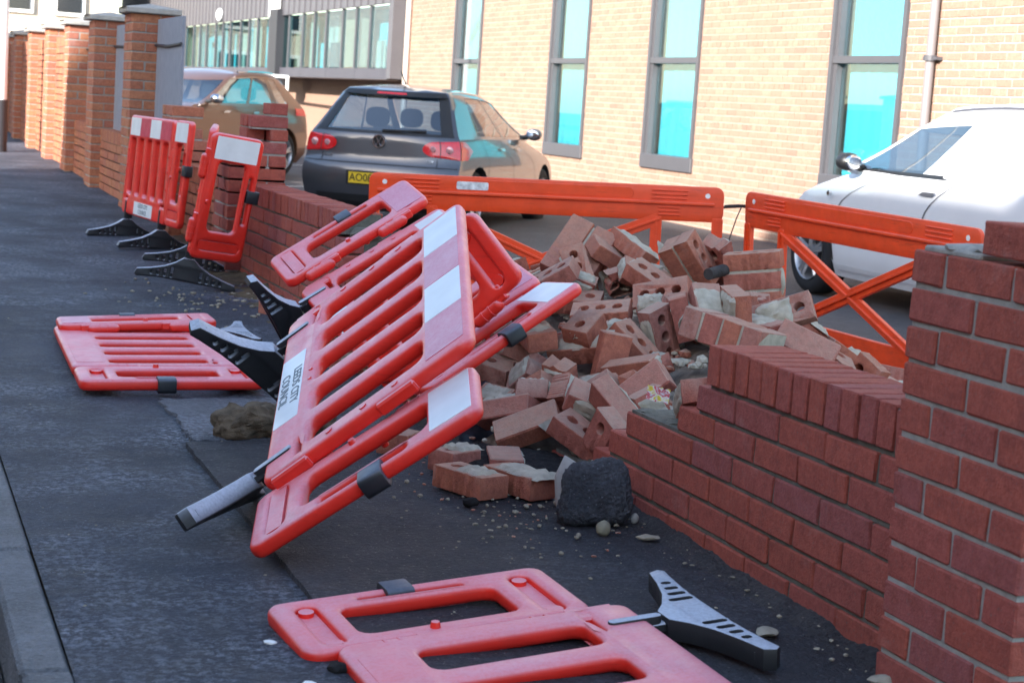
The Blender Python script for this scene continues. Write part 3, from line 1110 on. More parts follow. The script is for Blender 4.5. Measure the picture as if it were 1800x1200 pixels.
def foot_mesh():
    """rubber foot: stem plate on top, bowed body below; long axis x, height z downwards from 0"""
    bm = bmesh.new()
    top = [(.030, -.006), (.070, -.038), (.130, -.070), (.205, -.094), (.280, -.112)]
    out = [(x, z) for x, z in top] + [(.292, -.140), (.278, -.156), (.240, -.150), (.150, -.140), (.06, -.136)]
    L_ = out + [(-x, z) for x, z in reversed(out)]
    L_ = list(reversed(L_))
    holes = []
    for s in (-1, 1):
        for k in range(4):
            xa = s * (.075 + .038 * k)
            h = .020 - .003 * k
            holes.append(rrect(min(xa, xa + s * .016), -.128, max(xa, xa + s * .016), -.128 + (.060, .044, .032, .022)[k], .006, True, 2))
    plate(bm, poly_loop(L_), holes, .054, .006, 2, -.027)
    for s in (-1, 1):                        # web inside
        pass
    add_box(bm, -.255, -.010, -.142, .255, .010, -.06)
    for v in bm.verts:
        if abs(v.co.y) < .011 and v.co.z > -.061:
            v.co.z = -.105
    add_box(bm, -.015, -.012, -.02, .015, .012, .03, .004)
    return mesh_of(bm, 'foot', M_BLACK, 35)
def stem_mesh():
    bm = bmesh.new()
    plate(bm, rrect(-.013, -.035, .013, .10, .012), [], PT + .012, .003, 2, -.004)
    return mesh_of(bm, 'stem', M_BLACK, 35)
def slab_mesh(name, u0, v0, u1, v1, mat, y=-.0016, T=.004, r=.004):
    bm = bmesh.new()
    plate(bm, rrect(u0, v0, u1, v1, r, False, 2), [], T, .0006, 1, y)
    return mesh_of(bm, name, mat, 35)
ME_MAIN, ME_SIDE, ME_HINGE, ME_CLIP, ME_FOOT, ME_STEM = main_mesh(), side_mesh(), hinge_mesh(), clip_mesh(), foot_mesh(), stem_mesh()
ME_REF = [slab_mesh('reflector', .042 + .2695 * k, .578, .042 + .2695 * (k + 1) - .003, .708, M_WHITE_REF if k % 2 == 0 else M_RED_REF) for k in range(4)]
ME_REFN_W = slab_mesh('reflector', .030, .578, .295, .708, M_WHITE_REF)
ME_REFN_R = slab_mesh('reflector', .030, .578, .295, .708, M_RED_REF)
ME_PLATE = slab_mesh('name_plate', .345, .014, .835, .106, M_WHITE_REF)
tm1 = text_mesh('lettering', 'LEEDS CITY\nCOUNCIL', .050, M_INK)
for v in tm1.vertices:
    x, y, z = v.co
    v.co = (.590 + x * 1.02, -.0024 - z, .060 + y * .88)
ME_TEXT = tm1
KP = .92                       # every panel is modelled at 1:1.087 and set at 0.92
CAMP = Vector((-2.065, 0, 1.165))
def sized(M, direct):
    if direct:
        return M @ Matrix.Scale(KP, 4)
    return Matrix.Translation(CAMP) @ Matrix.Scale(KP, 4) @ Matrix.Translation(-CAMP) @ M
def panel_main(root, M, feet=(0, 0), text=True, foot_on=(True, True), direct=False):
    M = sized(M, direct)
    Ti = Matrix.Translation(-root.location)
    p = link('main_panel', ME_MAIN, None, root, Ti @ M)
    for me in ME_REF:
        link('reflector', me, None, p)
    link('name_plate', ME_PLATE, None, p)
    if text:
        link('lettering', ME_TEXT, None, p)
    for u, ang, on in zip((.125, 1.04), feet, foot_on):
        if not on:
            continue
        link('stem', ME_STEM, None, p, Matrix.Translation((u, -.002, 0)))
        fm = M @ Matrix.Translation((u, PT * .45, -.035)) @ Matrix.Rotation(R(ang), 4, 'Z') @ Matrix.Rotation(R(90), 4, 'Z')
        link('foot', ME_FOOT, None, root, Ti @ fm)
    return p
def panel_side(root, M, white=True, clip=True, hinge_u=-.012, clipv=.355, direct=False):
    M = sized(M, direct)
    Ti = Matrix.Translation(-root.location)
    p = link('side_panel', ME_SIDE, None, root, Ti @ M)
    link('reflector', ME_REFN_W if white else ME_REFN_R, None, p)
    for hv in (.155, .525):
        link('hinge', ME_HINGE, None, p, Matrix.Translation((hinge_u, PT * .62, hv)))
    if clip:
        link('clip', ME_CLIP, None, p, Matrix.Translation((.282, PT * .5, clipv)))
    return p
def mir(M, W):
    """same panel place, seen from its other side (left and right swapped)"""
    return M @ Matrix.Translation((W, PT, 0)) @ Matrix.Rotation(math.pi, 4, 'Z')

# centre: the sheet leaning on the heap that carries the lettering
c1 = thing('folding_barrier', 'red and white barrier fallen across the footway with lettered plate, lying uppermost on the heap', 'barrier', (-.8, 5.2, .05), 0, 'red folding barriers')
panel_main(c1, basis((-.7093, 5.891, .3902), (-.2606, -.9285, -.2644), (.6736, -.3711, .6392)), (20, 66))
panel_side(c1, basis((-1.0171, 4.8384, .040), (-.2613, -.9388, -.215), (.7236, -.3444, .5982)), True)
P3t, P3u, P3v = Vector((-.317, 6.669, .293)), Vector((.5365, -.4266, -.7282)), Vector((.5267, -.5049, .6838))
panel_side(c1, basis(P3t + P3u * PWN, -P3u, P3v), False, False)
# centre, below it
c2 = thing('folding_barrier', 'red and white barrier lying under the lettered one, unmarked side leaf raised towards the wall', 'barrier', (0, 7.0, .0), 0, 'red folding barriers')
panel_main(c2, basis((-.277, 7.604, .315), (.056, -.9844, -.1665), (.8339, -.0456, .55)), (20, 4), True, (True, False))
N2 = basis((-.3419, 7.9618, .413), (.0626, -.9772, -.2027), (.8298, -.0619, .5546))
panel_side(c2, N2 @ Matrix.Translation((PWN, 0, 0)) @ Matrix.Scale(-1, 4, (1, 0, 0)), False)
panel_side(c2, basis((-.2096, 6.3165, .126), (.0836, -.9908, .1063), (.832, .1281, .5398)), True)
# left, leaning on the wall: two sets
a1 = thing('folding_barrier', 'striped barrier standing on black feet against the wall, farthest along', 'barrier', (-.2, 12.9, .13), 0, 'red folding barriers')
panel_main(a1, basis((-.2375, 13.627, .200), (.1169, -.9931, .0), (.0683, .0156, .9975)), (0, 0))
panel_side(a1, basis((-.1139, 12.40, .2065), (.1315, -.9913, .0), (.0865, .011, .9953)), True)
a2 = thing('folding_barrier', 'barrier whose white topped side leaf faces the camera, leaning beside the torn wall', 'barrier', (-.25, 10.6, .1), 0, 'red folding barriers')
NA = basis((-.3053, 10.1943, .2006), (.9625, .2429, -.1212), (.1401, -.0623, .9882))
panel_side(a2, NA, True)
hg = NA @ Vector((-.02, 0, 0))
ua = Vector((-.190, -.982, 0)).normalized()
panel_main(a2, basis(hg - ua * 1.19 + Vector((0, 0, .02)), ua, (.1401, -.02, .9882)), (0, 0))
# left on the ground: folded flat
b1 = thing('folding_barrier', 'barrier lying folded flat on the footway near the kerb', 'barrier', (-1.0, 7.0, .07), 0, 'red folding barriers')
zg = zf(-1, 7) + .004
Bu, Bv = Vector((-.03, -1, -.0105)), Vector((-.998, -.06, -.02))     # back upwards, top end towards the kerb
def mirrored(M):
    return M @ Matrix.Translation((PWN, 0, 0)) @ Matrix.Scale(-1, 4, (1, 0, 0))
panel_main(b1, basis(Vector((-.605, 7.90, zg + .018)), Bu, Bv), (90, 90), False, (True, False), True)
panel_side(b1, basis(Vector((-.600, 7.720, .1680)), Vector((.0459, .9985, -.02)), Vector((-.995, .03, -.055))), False, True, -.012, .355, True)
panel_side(b1, basis(Vector((-.645, 6.735, zg + .022)), Bu, Bv), False, True, -.012, .355, True)
# foreground on the ground, its back upwards
d1 = thing('folding_barrier', 'barrier lying back upwards in front, cut off by the lower edge of the picture', 'barrier', (-.9, 3.2, .05), 0, 'red folding barriers')
TK = PT * KP
Dv, Du = Vector((-.9918, -.091, -.0850)), Vector((.0985, -.9917, -.0700))
panel_side(d1, mirrored(basis(Vector((-.558, 3.865, .1120 - TK)), Du, Dv)), True, True, -.012, .355, True)
Dv, Du = Vector((-.9915, -.060, -.0950)), Vector((.060, -.996, -.045))
panel_main(d1, basis(Vector((-.465, 3.535, .1060 - TK)), Du, Dv), (90, 90), False, (True, False), True)

# ------------------------------------------------------------------ orange barriers
def orange(label, P0, P1, z0, z1, lean=(0, 0, 0), H=.965):
    P0, P1 = Vector((*P0, z0)), Vector((*P1, z1))
    W = (P1 - P0).length
    t = thing('safety_barrier', label, 'barrier', (P0 + P1) / 2, 0, 'orange barriers around the heap')
    M = Matrix.Translation(-t.location) @ basis(P0, P1 - P0, Vector((0, 0, 1)) + Vector(lean))
    def part(n, fn, sm=35):
        bm = bmesh.new()
        fn(bm)
        return fin(bm, n, M_ORANGE, sm, t, M)
    b = .0
    def board(bm):
        plate(bm, rrect(0, H - .195, W, H, .045), [], .026, .006, 2, -.013)
        add_box(bm, .05, -.030, H - .105, W - .05, .030, H - .088, .004)
        for u in (.20, W - .40):
            for k in range(3):
                add_box(bm, u, -.021, H - .075 + k * .022, u + .20, .0, H - .067 + k * .022, .002)
            for k in range(3):
                add_box(bm, u + .04, -.021, H - .125 - k * .02, u + .16, .0, H - .118 - k * .02, .002)
        plate(bm, rrect(.55, H - .078, W - .5, H - .018, .028), [], .010, .002, 1, -.0155)
    tb = part('top_board', board)
    for u in (0.0, .335, W - .40, W - .062):
        part('leg', lambda bm, u=u: (plate(bm, rrect(u, .0, u + .062, H - .17, .012), [], .030, .004, 1, -.015), add_box(bm, u + .024, -.026, .0, u + .036, .026, H - .18)))
    for s in (0, 1):
        a, c = ((.39, H - .20), (W - .39, .27)) if s == 0 else ((.39, .27), (W - .39, H - .20))
        def br(bm, a=a, c=c, s=s):
            d = Vector((c[0] - a[0], c[1] - a[1])).normalized()
            n = Vector((-d.y, d.x)) * .034
            a_ = Vector(a) - d * .04
            c_ = Vector(c) + d * .04
            plate(bm, poly_loop([a_ - n, c_ - n, c_ + n, a_ + n]), [], .024 + .004 * s, .004, 1, -.012 - .002 * s)
            n2 = n * .18
            plate(bm, poly_loop([a_ - n2, c_ - n2, c_ + n2, a_ + n2]), [], .050 + .004 * s, .002, 1, -.025 - .002 * s)
        part('brace', br)
    part('bottom_rail', lambda bm: (plate(bm, rrect(.02, .14, W - .02, .325, .02), [], .022, .004, 1, -.011), add_box(bm, .03, -.03, .145, W - .03, .03, .16, .004)))
    for u in (.12, W - .12):
        part('foot', lambda bm, u=u: add_box(bm, u - .03, -.25, 0, u + .03, .25, .035, .008))
    for u in (.09, W - .09):
        bm = bmesh.new()
        add_tube(bm, (u, -.0145, H - .05), (u, .0145, H - .05), .014, .014, 12)
        fin(bm, 'hole_light_disc', M_PAINT_WHITE, None, t, M)  # solid white disc, coloured as daylight showing through a hole in the board
    return t, M, W
o1, M1_, W1_ = orange('orange barrier facing the camera, between the heap and the grey hatchback', (.66, 9.88), (2.455, 9.01), -.215, -.165)
o2, M2_, W2_ = orange('orange barrier turned along the wall in front of the white van', (2.60, 8.98), (2.785, 6.99), -.172, -.205, (-.06, 0, 0))
bm = bmesh.new()
plate(bm, rrect(.50, .890, .68, .935, .01), [], .001, .0002, 1, -.0172)
fin(bm, 'torn_sticker', simple('torn_sticker', (.62, .66, .70), .6, 0, .4, .5, 30), None, o1, M1_)
t = thing('cable_tie', 'black cable tie joining the two orange barriers', 'cable tie', (2.52, 9.0, .68))
bm = bmesh.new()
add_path(bm, [(-.08, .02, .02), (-.02, -.03, .03), (.04, -.03, .03), (.10, 0, .01), (.04, .04, .02), (-.08, .03, .01)], .006, 6)
fin(bm, 'loop', M_DARK, None, t)
bm = bmesh.new()
add_path(bm, [(.0, -.03, .02), (-.03, -.04, -.04), (-.07, -.04, -.18)], .004, 6)
fin(bm, 'tail', M_DARK, None, t)

# ------------------------------------------------------------------ cars
def interp(tab, z):
    if z <= tab[0][0]:
        return tab[0][1]
    for (a, x), (b, y) in zip(tab, tab[1:]):
        if z <= b:
            t = (z - a) / (b - a)
            return x + (y - x) * t
    return tab[-1][1]
class Car:
    def __init__(s, yr, yf, hw, belt, roof, crown, cr=.16, cf=.45, zb=.18, arch=.06, bulge=.05):
        s.yr, s.yf, s.hw, s.belt, s.roof, s.crown, s.cr, s.cf, s.zb, s.arch, s.bulge = yr, yf, hw, belt, roof, crown, cr, cf, zb, arch, bulge
    def warp(s, p):
        t = (p.z - s.belt) / (s.roof - s.belt)
        if t > 0:
            ym = (interp(s.yr, s.roof) + interp(s.yf, s.roof)) / 2 - .15
            t = min(t, 1)
            p.z -= s.arch * t * ((p.y - ym) / 1.0) ** 2
        return p
    def side(s, v, z, sg=1, off=0.0):
        a, b = interp(s.yr, z) + s.cr * .9, interp(s.yf, z) - s.cf * min(1, 1) * s.fz(z)
        y = a + (b - a) * v
        x = interp(s.hw, z) * (1 - s.bulge * abs(2 * v - 1) ** 3)
        return s.warp(Vector((sg * (x + off), y, z)))
    def fz(s, z):
        return 1.0 if z < s.belt else .45
    def rear(s, u, z, off=0.0):
        x = u * interp(s.hw, z) * (1 - s.bulge)
        return s.warp(Vector((x, interp(s.yr, z) + s.cr * .9 * abs(u) ** 3.2 - off, z)))
    def front(s, u, z, off=0.0):
        x = u * interp(s.hw, z) * (1 - s.bulge)
        return s.warp(Vector((x, interp(s.yf, z) - s.cf * s.fz(z) * abs(u) ** 2.6 + off, z)))
    def ring(s, z, us, vs):
        P = [s.rear(u, z) for u in us[:-1]]
        P += [s.side(v, z, 1) for v in vs[:-1]]
        P += [s.front(-u, z) for u in us[:-1]]
        P += [s.side(1 - v, z, -1) for v in [1 - q for q in reversed(vs)][:-1]] if False else [s.side(v, z, -1) for v in reversed(vs[1:])]
        return P
def patch(bm, fn, a0, a1, b0, b1, na=8, nb=6):
    rows = []
    for j in range(nb + 1):
        z = b0 + (b1 - b0) * j / nb
        lo = a0(z) if callable(a0) else a0
        hi = a1(z) if callable(a1) else a1
        rows.append([fn(lo + (hi - lo) * i / na, z) for i in range(na + 1)])
    grid_faces(bm, rows)
    return bm
def wheel(root, x, y, r, tw, rim_mat, sg, spokes=5):
    bm = bmesh.new()
    prof = [(-tw / 2 + .01, r * .66), (-tw / 2, r * .80), (-tw / 2 + .015, r * .94), (-tw / 2 + .04, r), (tw / 2 - .04, r), (tw / 2 - .015, r * .94), (tw / 2, r * .80), (tw / 2 - .01, r * .66)]
    n = 36
    rows = [[Vector((px, pr * math.cos(2 * math.pi * k / n), pr * math.sin(2 * math.pi * k / n))) for k in range(n)] for px, pr in prof]
    grid_faces(bm, rows, True)
    wmat = Matrix.Translation((x, y, r))
    ty = fin(bm, 'wheel', M_TYRE, 40, root, wmat)
    bmesh_r = bmesh.new()
    fx = sg * tw * .38
    rows = [[Vector((px, pr * math.cos(2 * math.pi * k / n), pr * math.sin(2 * math.pi * k / n))) for k in range(n)] for px, pr in ((sg * tw * .5, r * .665), (fx, r * .62), (-fx, r * .60))]
    grid_faces(bmesh_r, rows, True)
    for k in range(spokes):
        a = 2 * math.pi * k / spokes + .3
        for da in (-.13, .13):
            d0 = Vector((fx * .9, .05 * math.cos(a), .05 * math.sin(a)))
            d1 = Vector((fx * 1.05, r * .63 * math.cos(a + da), r * .63 * math.sin(a + da)))
            add_tube(bmesh_r, d0, d1, .026, .018, 6)
    add_tube(bmesh_r, (fx * .7, 0, 0), (fx * 1.1, 0, 0), .07, .06, 14)
    fin(bmesh_r, 'rim', rim_mat, 40, ty)
    bm = bmesh.new()
    add_tube(bm, (-sg * .02, 0, 0), (sg * .01, 0, 0), r * .55, r * .55, 20)
    fin(bm, 'brake_disc', M_DARK, None, ty)
    return ty
M_TYRE = simple('tyre', (.018, .018, .02), .8, 0, .3, .15, 10)
M_ALLOY = simple('alloy', (.42, .43, .45), .35, .8)
def paint(name, col, metal=.0, rough=.25, coat=1.0):
    mt, nt, b, L = new_mat(name)
    pos = geo_co(nt)
    n = noise_n(nt, pos, 3, 4)
    L.new(ramp(nt, [(.3, tuple(c * .93 for c in col)), (.7, col)], n).outputs[0], b.inputs['Base Color'])
    b.inputs['Metallic'].default_value = metal
    b.inputs['Roughness'].default_value = rough
    b.inputs['Coat Weight'].default_value = coat
    b.inputs['Coat Roughness'].default_value = .04
    return mt
M_CGLASS = glass_mat('car_glass', (.58, .70, .76), .12, .01, .92, .7)
M_TRIM = simple('black_trim', (.015, .016, .018), .45)
M_LAMP_RED = simple('red_lamp', (.62, .008, .012), .12, 0, .6, .15, 30, 0, .8)
M_LAMP_CLR = simple('clear_lamp', (.60, .32, .34), .15, .3, .6, .2, 30, 0, .8)
M_CHROME = simple('chrome', (.62, .63, .66), .18, 1.0)
M_SEAT = simple('seat_cloth', (.03, .032, .036), .9)
def build_car(root, c, mat, us, vs, zl, zc_, win_v, wheels, wr, tw, rear_win=True, front_win=True, cab_dark=None, rim=None, rw_u=.80, sgs=(1, -1), gmat=None):
    """lower body closed, wheel arches cut; cabin with open windows and glass panes"""
    bm = bmesh.new()
    rows = [c.ring(z, us, vs) for z in zl]
    vv = grid_faces(bm, rows, True)
    bm.faces.new(list(reversed(vv[0])))
    bm.faces.new(vv[-1])
    bmesh.ops.triangulate(bm, faces=[f for f in bm.faces if len(f.verts) > 4])
    bmesh.ops.recalc_face_normals(bm, faces=bm.faces[:])
    body = fin(bm, 'body', mat, 32, root)
    cut = bmesh.new()
    for (wy) in wheels:
        for sg in (1, -1):
            hwx = interp(c.hw, .4)
            add_tube(cut, (sg * (hwx - .30), wy, wr * 1.02), (sg * (hwx + .2), wy, wr * 1.02), wr * 1.13, wr * 1.13, 36)
    co = fin(cut, 'arch_cutter_tmp', M_TRIM)
    co.parent = None
    mod = body.modifiers.new('arch', 'BOOLEAN')
    mod.operation = 'DIFFERENCE'
    mod.object = co
    mod.solver = 'EXACT'
    rl, rr_ = root.location.copy(), root.rotation_euler.copy()
    root.location = (0, 0, 0)
    root.rotation_euler = (0, 0, 0)
    bpy.context.view_layer.update()
    dg = bpy.context.evaluated_depsgraph_get()
    me = bpy.data.meshes.new_from_object(body.evaluated_get(dg))
    body.modifiers.clear()
    body.data = me
    me.polygons.foreach_set('use_smooth', [True] * len(me.polygons))
    me.set_sharp_from_angle(angle=R(32))
    bpy.data.objects.remove(co)
    root.location, root.rotation_euler = rl, rr_
    # cabin
    nu, nv = len(us) - 1, len(vs) - 1
    bm = bmesh.new()
    gb = bmesh.new()
    panes = []
    rows = [[bm.verts.new(p) for p in c.ring(z, us, vs)] for z in zc_]
    n = len(rows[0])
    for i in range(len(zc_) - 1):
        top_ok = 1 <= i < len(zc_) - 2
        for j in range(n):
            k = j
            hole = False
            if k < nu:
                um = (us[k] + us[k + 1]) / 2
                hole = rear_win and abs(um) < rw_u and top_ok
            elif k < nu + nv:
                vm = (vs[k - nu] + vs[k - nu + 1]) / 2
                hole = any(a < vm < b for a, b in win_v) and top_ok
            elif k < 2 * nu + nv:
                q = k - nu - nv
                um = (us[q] + us[q + 1]) / 2
                hole = front_win and abs(um) < .9 and top_ok
            else:
                q = k - 2 * nu - nv
                vm = 1 - ((1 - vs[nv - q]) + (1 - vs[nv - q - 1])) / 2
                hole = any(a < vm < b for a, b in win_v) and top_ok
            if not hole:
                bm.faces.new((rows[i][j], rows[i][(j + 1) % n], rows[i + 1][(j + 1) % n], rows[i + 1][j]))
    # roof
    zr = zc_[-1]
    m_ = len(vs)
    rr = []
    for a in range(m_):
        L_ = c.side(vs[a], zr, -1)
        Rr = c.side(vs[a], zr, 1)
        rr.append([Vector((L_.x + (Rr.x - L_.x) * (u + 1) / 2, L_.y, L_.z + c.crown * (1 - u * u) * (math.sin(math.pi * min(1, max(0, .08 + .84 * vs[a]))) ** .5))) for u in us])
    grid_faces(bm, rr)
    for uu, base in ((-1, 0), (1, 1)):
        pass
    # close roof front and rear edges
    for a, fnc in ((0, c.rear), (m_ - 1, c.front)):
        e = [fnc(u, zr) for u in us]
        grid_faces(bm, [e, rr[a]])
    bmesh.ops.remove_doubles(bm, verts=bm.verts[:], dist=.0015)
    bmesh.ops.recalc_face_normals(bm, faces=bm.faces[:])
    cabin = fin(bm, 'cabin', mat, 40, root)
    # panes
    z0, z1 = zc_[1], zc_[-2]
    def pane(name, fn, a0, a1):
        b2 = bmesh.new()
        patch(b2, fn, a0, a1, z0 - .006, z1 + .006, 10, 8)
        return fin(b2, name, gmat or M_CGLASS, 60, root)
    if rear_win:
        pane('rear_window', lambda u, z: c.rear(u, z, -.004), -rw_u - .02, rw_u + .02)
    if front_win:
        pane('windscreen', lambda u, z: c.front(u, z, -.004), -.93, .93)
    for sg in sgs:
        for (a, b) in win_v:
            pane('side_window', lambda v, z, sg=sg: c.side(v, z, sg, -.004), a - .004, b + .004)
    for wy in wheels:
        for sg in (1, -1):
            wheel(root, sg * (interp(c.hw, .4) - tw / 2 - .015), wy, wr, tw, rim or M_ALLOY, sg)
    # dark floor and inner arches so that nothing shows through
    bm = bmesh.new()
    hwm = interp(c.hw, .5)
    add_box(bm, -hwm + .28, .5, .2, hwm - .28, interp(c.yf, .5) - .6, c.belt - .25)
    fin(bm, 'interior', M_SEAT, None, root)
    return body, cabin
def seats(root, ys, x, z):
    for y in ys:
        for sx in (-x, x):
            bm = bmesh.new()
            add_box(bm, sx - .23, y - .08, z - .45, sx + .23, y + .10, z + .12, .06)
            st = fin(bm, 'seat', M_SEAT, 40, root)
            bm = bmesh.new()
            g = bmesh.ops.create_uvsphere(bm, u_segments=16, v_segments=12, radius=1)
            for q in g['verts']:
                d = (abs(q.co.x) ** 3 + abs(q.co.y) ** 3 + abs(q.co.z) ** 3) ** (1 / 3)
                q.co = Vector((sx + q.co.x / d * .13, y + q.co.y / d * .06, z + .235 + q.co.z / d * .105))
            fin(bm, 'headrest', M_SEAT, 40, st)

# ---- grey hatchback, seen from behind
hd = R(35.9)
golf = thing('parked_car', 'dark grey hatchback parked with its tail to the camera, yellow number plate', 'car', (2.754, 17.46, zc(3.5, 18.5) - .0), -hd)
C1 = Car([(.18, .16), (.26, .05), (.42, .0), (.58, .0), (.66, .04), (.70, .07), (.93, .10), (1.0, .14), (1.36, .40), (1.42, .44)],
         [(.18, 3.95), (.3, 4.15), (.5, 4.2), (.64, 4.14), (.74, 4.0), (.82, 3.62), (.9, 3.22), (.965, 2.95), (1.0, 2.88), (1.36, 2.12), (1.42, 1.98)],
         [(.18, .78), (.3, .85), (.5, .88), (.68, .875), (.86, .86), (.95, .83), (1.0, .80), (1.36, .63), (1.42, .57)], .955, 1.42, .05)
us = [-1, -.94, -.86, -.8, -.7, -.55, -.35, -.18, 0, .18, .35, .55, .7, .8, .86, .94, 1]
vs = [0, .04, .1, .17, .22, .28, .34, .40, .46, .52, .57, .60, .64, .70, .76, .82, .88, .93, .965, 1]
M_GREY = paint('graphite_paint', (.080, .085, .100), .45, .30, 1.0)
build_car(golf, C1, M_GREY, us, vs, [.18, .22, .26, .32, .42, .5, .58, .63, .66, .70, .76, .82, .88, .93, .955], [.955, .985, 1.06, 1.14, 1.22, 1.30, 1.365, 1.42],
          [(.22, .57), (.60, .965)], (.76, 3.34), .315, .20)
seats(golf, (2.05, .98), .36, .88)
def rp(name, mat, u0, u1, z0, z1, off=.004, na=10, nb=8, fn=None):
    bm = bmesh.new()
    patch(bm, fn or (lambda u, z: C1.rear(u, z, off)), u0, u1, z0, z1, na, nb)
    return fin(bm, name, mat, 60, golf)
rp('spoiler', M_TRIM, -.96, .96, 1.37, 1.415, .035)
rp('brake_light', M_LAMP_RED, -.28, .28, 1.385, 1.405, .040)
rp('window_surround', M_TRIM, -.95, -.80, .985, 1.37, .003)
rp('window_surround', M_TRIM, .80, .95, .985, 1.37, .003)
rp('window_surround', M_TRIM, -.95, .95, .962, .990, .004)
rp('bumper_step', M_TRIM, -.98, .98, .655, .663, .006)
rp('lower_bumper', M_TRIM, -.80, .80, .20, .34, .006)
for sg in (1, -1):                # round tail lamps wrapping the corner
    def lampz(u0, u1, name, mat, off, z0=.745, z1=.93, inner=False):
        bm = bmesh.new()
        n = 10
        rows = []
        for j in range(n + 1):
            t = j / n
            z = z0 + (z1 - z0) * t
            k = math.sqrt(max(0, 1 - (2 * t - 1) ** 2)) ** .6
            a = u1 - (u1 - u0) * k
            rows.append([C1.rear(sg * (a + (u1 - a) * i / 10), z, off) for i in range(11)])
        grid_faces(bm, rows)
        return fin(bm, name, mat, 60, golf)
    ln = lampz(.56, 1.0, 'tail_lamp', M_LAMP_RED, .010)
    bm = bmesh.new()
    patch(bm, lambda v, z: C1.side(v, z, sg, .008), 0, lambda z: .05 + .06 * (1 - abs(z - .84) / .1), .745, .93, 5, 8)
    fin(bm, 'tail_lamp', M_LAMP_RED, 60, golf)
    for uc, rr_ in ((.69, .055), (.88, .07)):
        bm = bmesh.new()
        p = C1.rear(sg * uc, .84, .020)
        q = C1.rear(sg * uc, .84, .026)
        add_tube(bm, p, q + (q - p) * .3, rr_ * .55, rr_ * .4, 16)
        fin(bm, 'lamp_lens', M_LAMP_CLR, 40, ln)
    rp('lamp_gap', M_TRIM, sg * .772, sg * .782, .75, .925, .0125, 2, 6)
# boot lid shut line, plate, badge, wiper, handles, mirror, shut lines
for sg in (1, -1):
    rp('shut_line', M_TRIM, sg * .735, sg * .745, .665, .745, .005, 2, 6)
rp('number_plate', simple('yellow_plate', (.72, .50, .03), .4), -.325, .325, .455, .565, .012, 8, 3)
tm = text_mesh('plate_lettering', 'AO08 G', .108, simple('plate_ink', (.01, .01, .012), .5), .001, 'LEFT')
for v in tm.vertices:
    x, y, z = v.co
    v.co = C1.rear((-.262 + x * .92) / .84, .510 + y, .0165 + z)
link('plate_lettering', tm, None, golf)
rp('plate_recess', M_TRIM, -.36, .36, .44, .58, .005, 8, 3)
bm = bmesh.new()
cz = .885
n = 28
rows = [[Vector((pr * math.cos(2 * math.pi * k / n), py, pr * math.sin(2 * math.pi * k / n) + cz)) for k in range(n)] for pr, py in ((.068, .095), (.068, .068), (.056, .068), (.056, .08))]
grid_faces(bm, rows, True)
for pts in ([(-.030, .045), (0, -.004), (.030, .045)], [(-.054, .010), (-.024, -.050), (0, .002), (.024, -.050), (.054, .010)]):
    for a, b in zip(pts, pts[1:]):
        add_tube(bm, (a[0], .074, cz + a[1]), (b[0], .074, cz + b[1]), .0065, .0065, 6)
fin(bm, 'badge', M_CHROME, 40, golf)
bm = bmesh.new()
add_tube(bm, (0, .095, cz), (0, .082, cz), .06, .06, 28)
fin(bm, 'badge_ground', M_TRIM, None, golf)
for body, xx in (('GOLF', -.56), ('TDI', .55)):
    tm = text_mesh('boot_lettering', body, .05, M_CHROME, .002)
    for v in tm.vertices:
        x, y, z = v.co
        v.co = C1.rear((xx + x * .9) / .84, .715 + y * .6, .008 + z)
    link('boot_lettering', tm, None, golf)
bm = bmesh.new()
add_path(bm, [C1.rear(.02, 1.0, .02), C1.rear(.3, 1.005, .025), C1.rear(.62, 1.015, .02)], .012, 6)
fin(bm, 'wiper', M_TRIM, None, golf)
def car_side(c, root, v, z, name, mat, size, off=.004, sg=1):
    bm = bmesh.new()
    patch(bm, lambda a, b: c.side(a, b, sg, off), v, v + size[0], z, z + size[1], 4, 4)
    return fin(bm, name, mat, 60, root)
for v in (.44, .66):
    car_side(C1, golf, v, .84, 'door_handle', M_CHROME, (.045, .03), .022)
for v in (.255, .512, .755):
    bm = bmesh.new()
    patch(bm, lambda a, b: C1.side(a, b, 1, .0035), v, v + .0025, .33, .955, 1, 12)
    fin(bm, 'shut_line', M_TRIM, None, golf)
bm = bmesh.new()
patch(bm, lambda a, b: C1.side(a, b, 1, .0045), .28, .74, .42, .45, 12, 2)
fin(bm, 'side_strip', M_TRIM, 60, golf)
def mirror(c, root, y, z, hw, sg, mat):
    bm = bmesh.new()
    g = bmesh.ops.create_uvsphere(bm, u_segments=14, v_segments=10, radius=1)
    for q in g['verts']:
        q.co = Vector((q.co.x * .088 + sg * (hw + .12), q.co.y * .065 + y + (.02 if q.co.y > 0 else -.02), q.co.z * .068 + z))
    mr = fin(bm, 'door_mirror', mat, 60, root)
    bm = bmesh.new()
    add_tube(bm, (sg * (hw - .06), y, z - .05), (sg * (hw + .1), y, z - .02), .03, .025, 8)
    fin(bm, 'mirror_arm', M_TRIM, 40, mr)
    bm = bmesh.new()
    g = bmesh.ops.create_uvsphere(bm, u_segments=14, v_segments=10, radius=1)
    for q in g['verts']:
        q.co = Vector((q.co.x * .072 + sg * (hw + .12), q.co.y * .012 + y - .078, q.co.z * .054 + z))
    fin(bm, 'mirror_glass', simple('mirror_glass', (.7, .72, .75), .03, 1.0), 60, mr)
for sg in (1, -1):
    mirror(C1, golf, 2.55, 1.02, .80, sg, M_GREY)
bm = bmesh.new()
add_tube(bm, (0, .78, 1.47), (0, .62, 1.60), .008, .005, 6)
fin(bm, 'aerial', M_TRIM, None, golf)

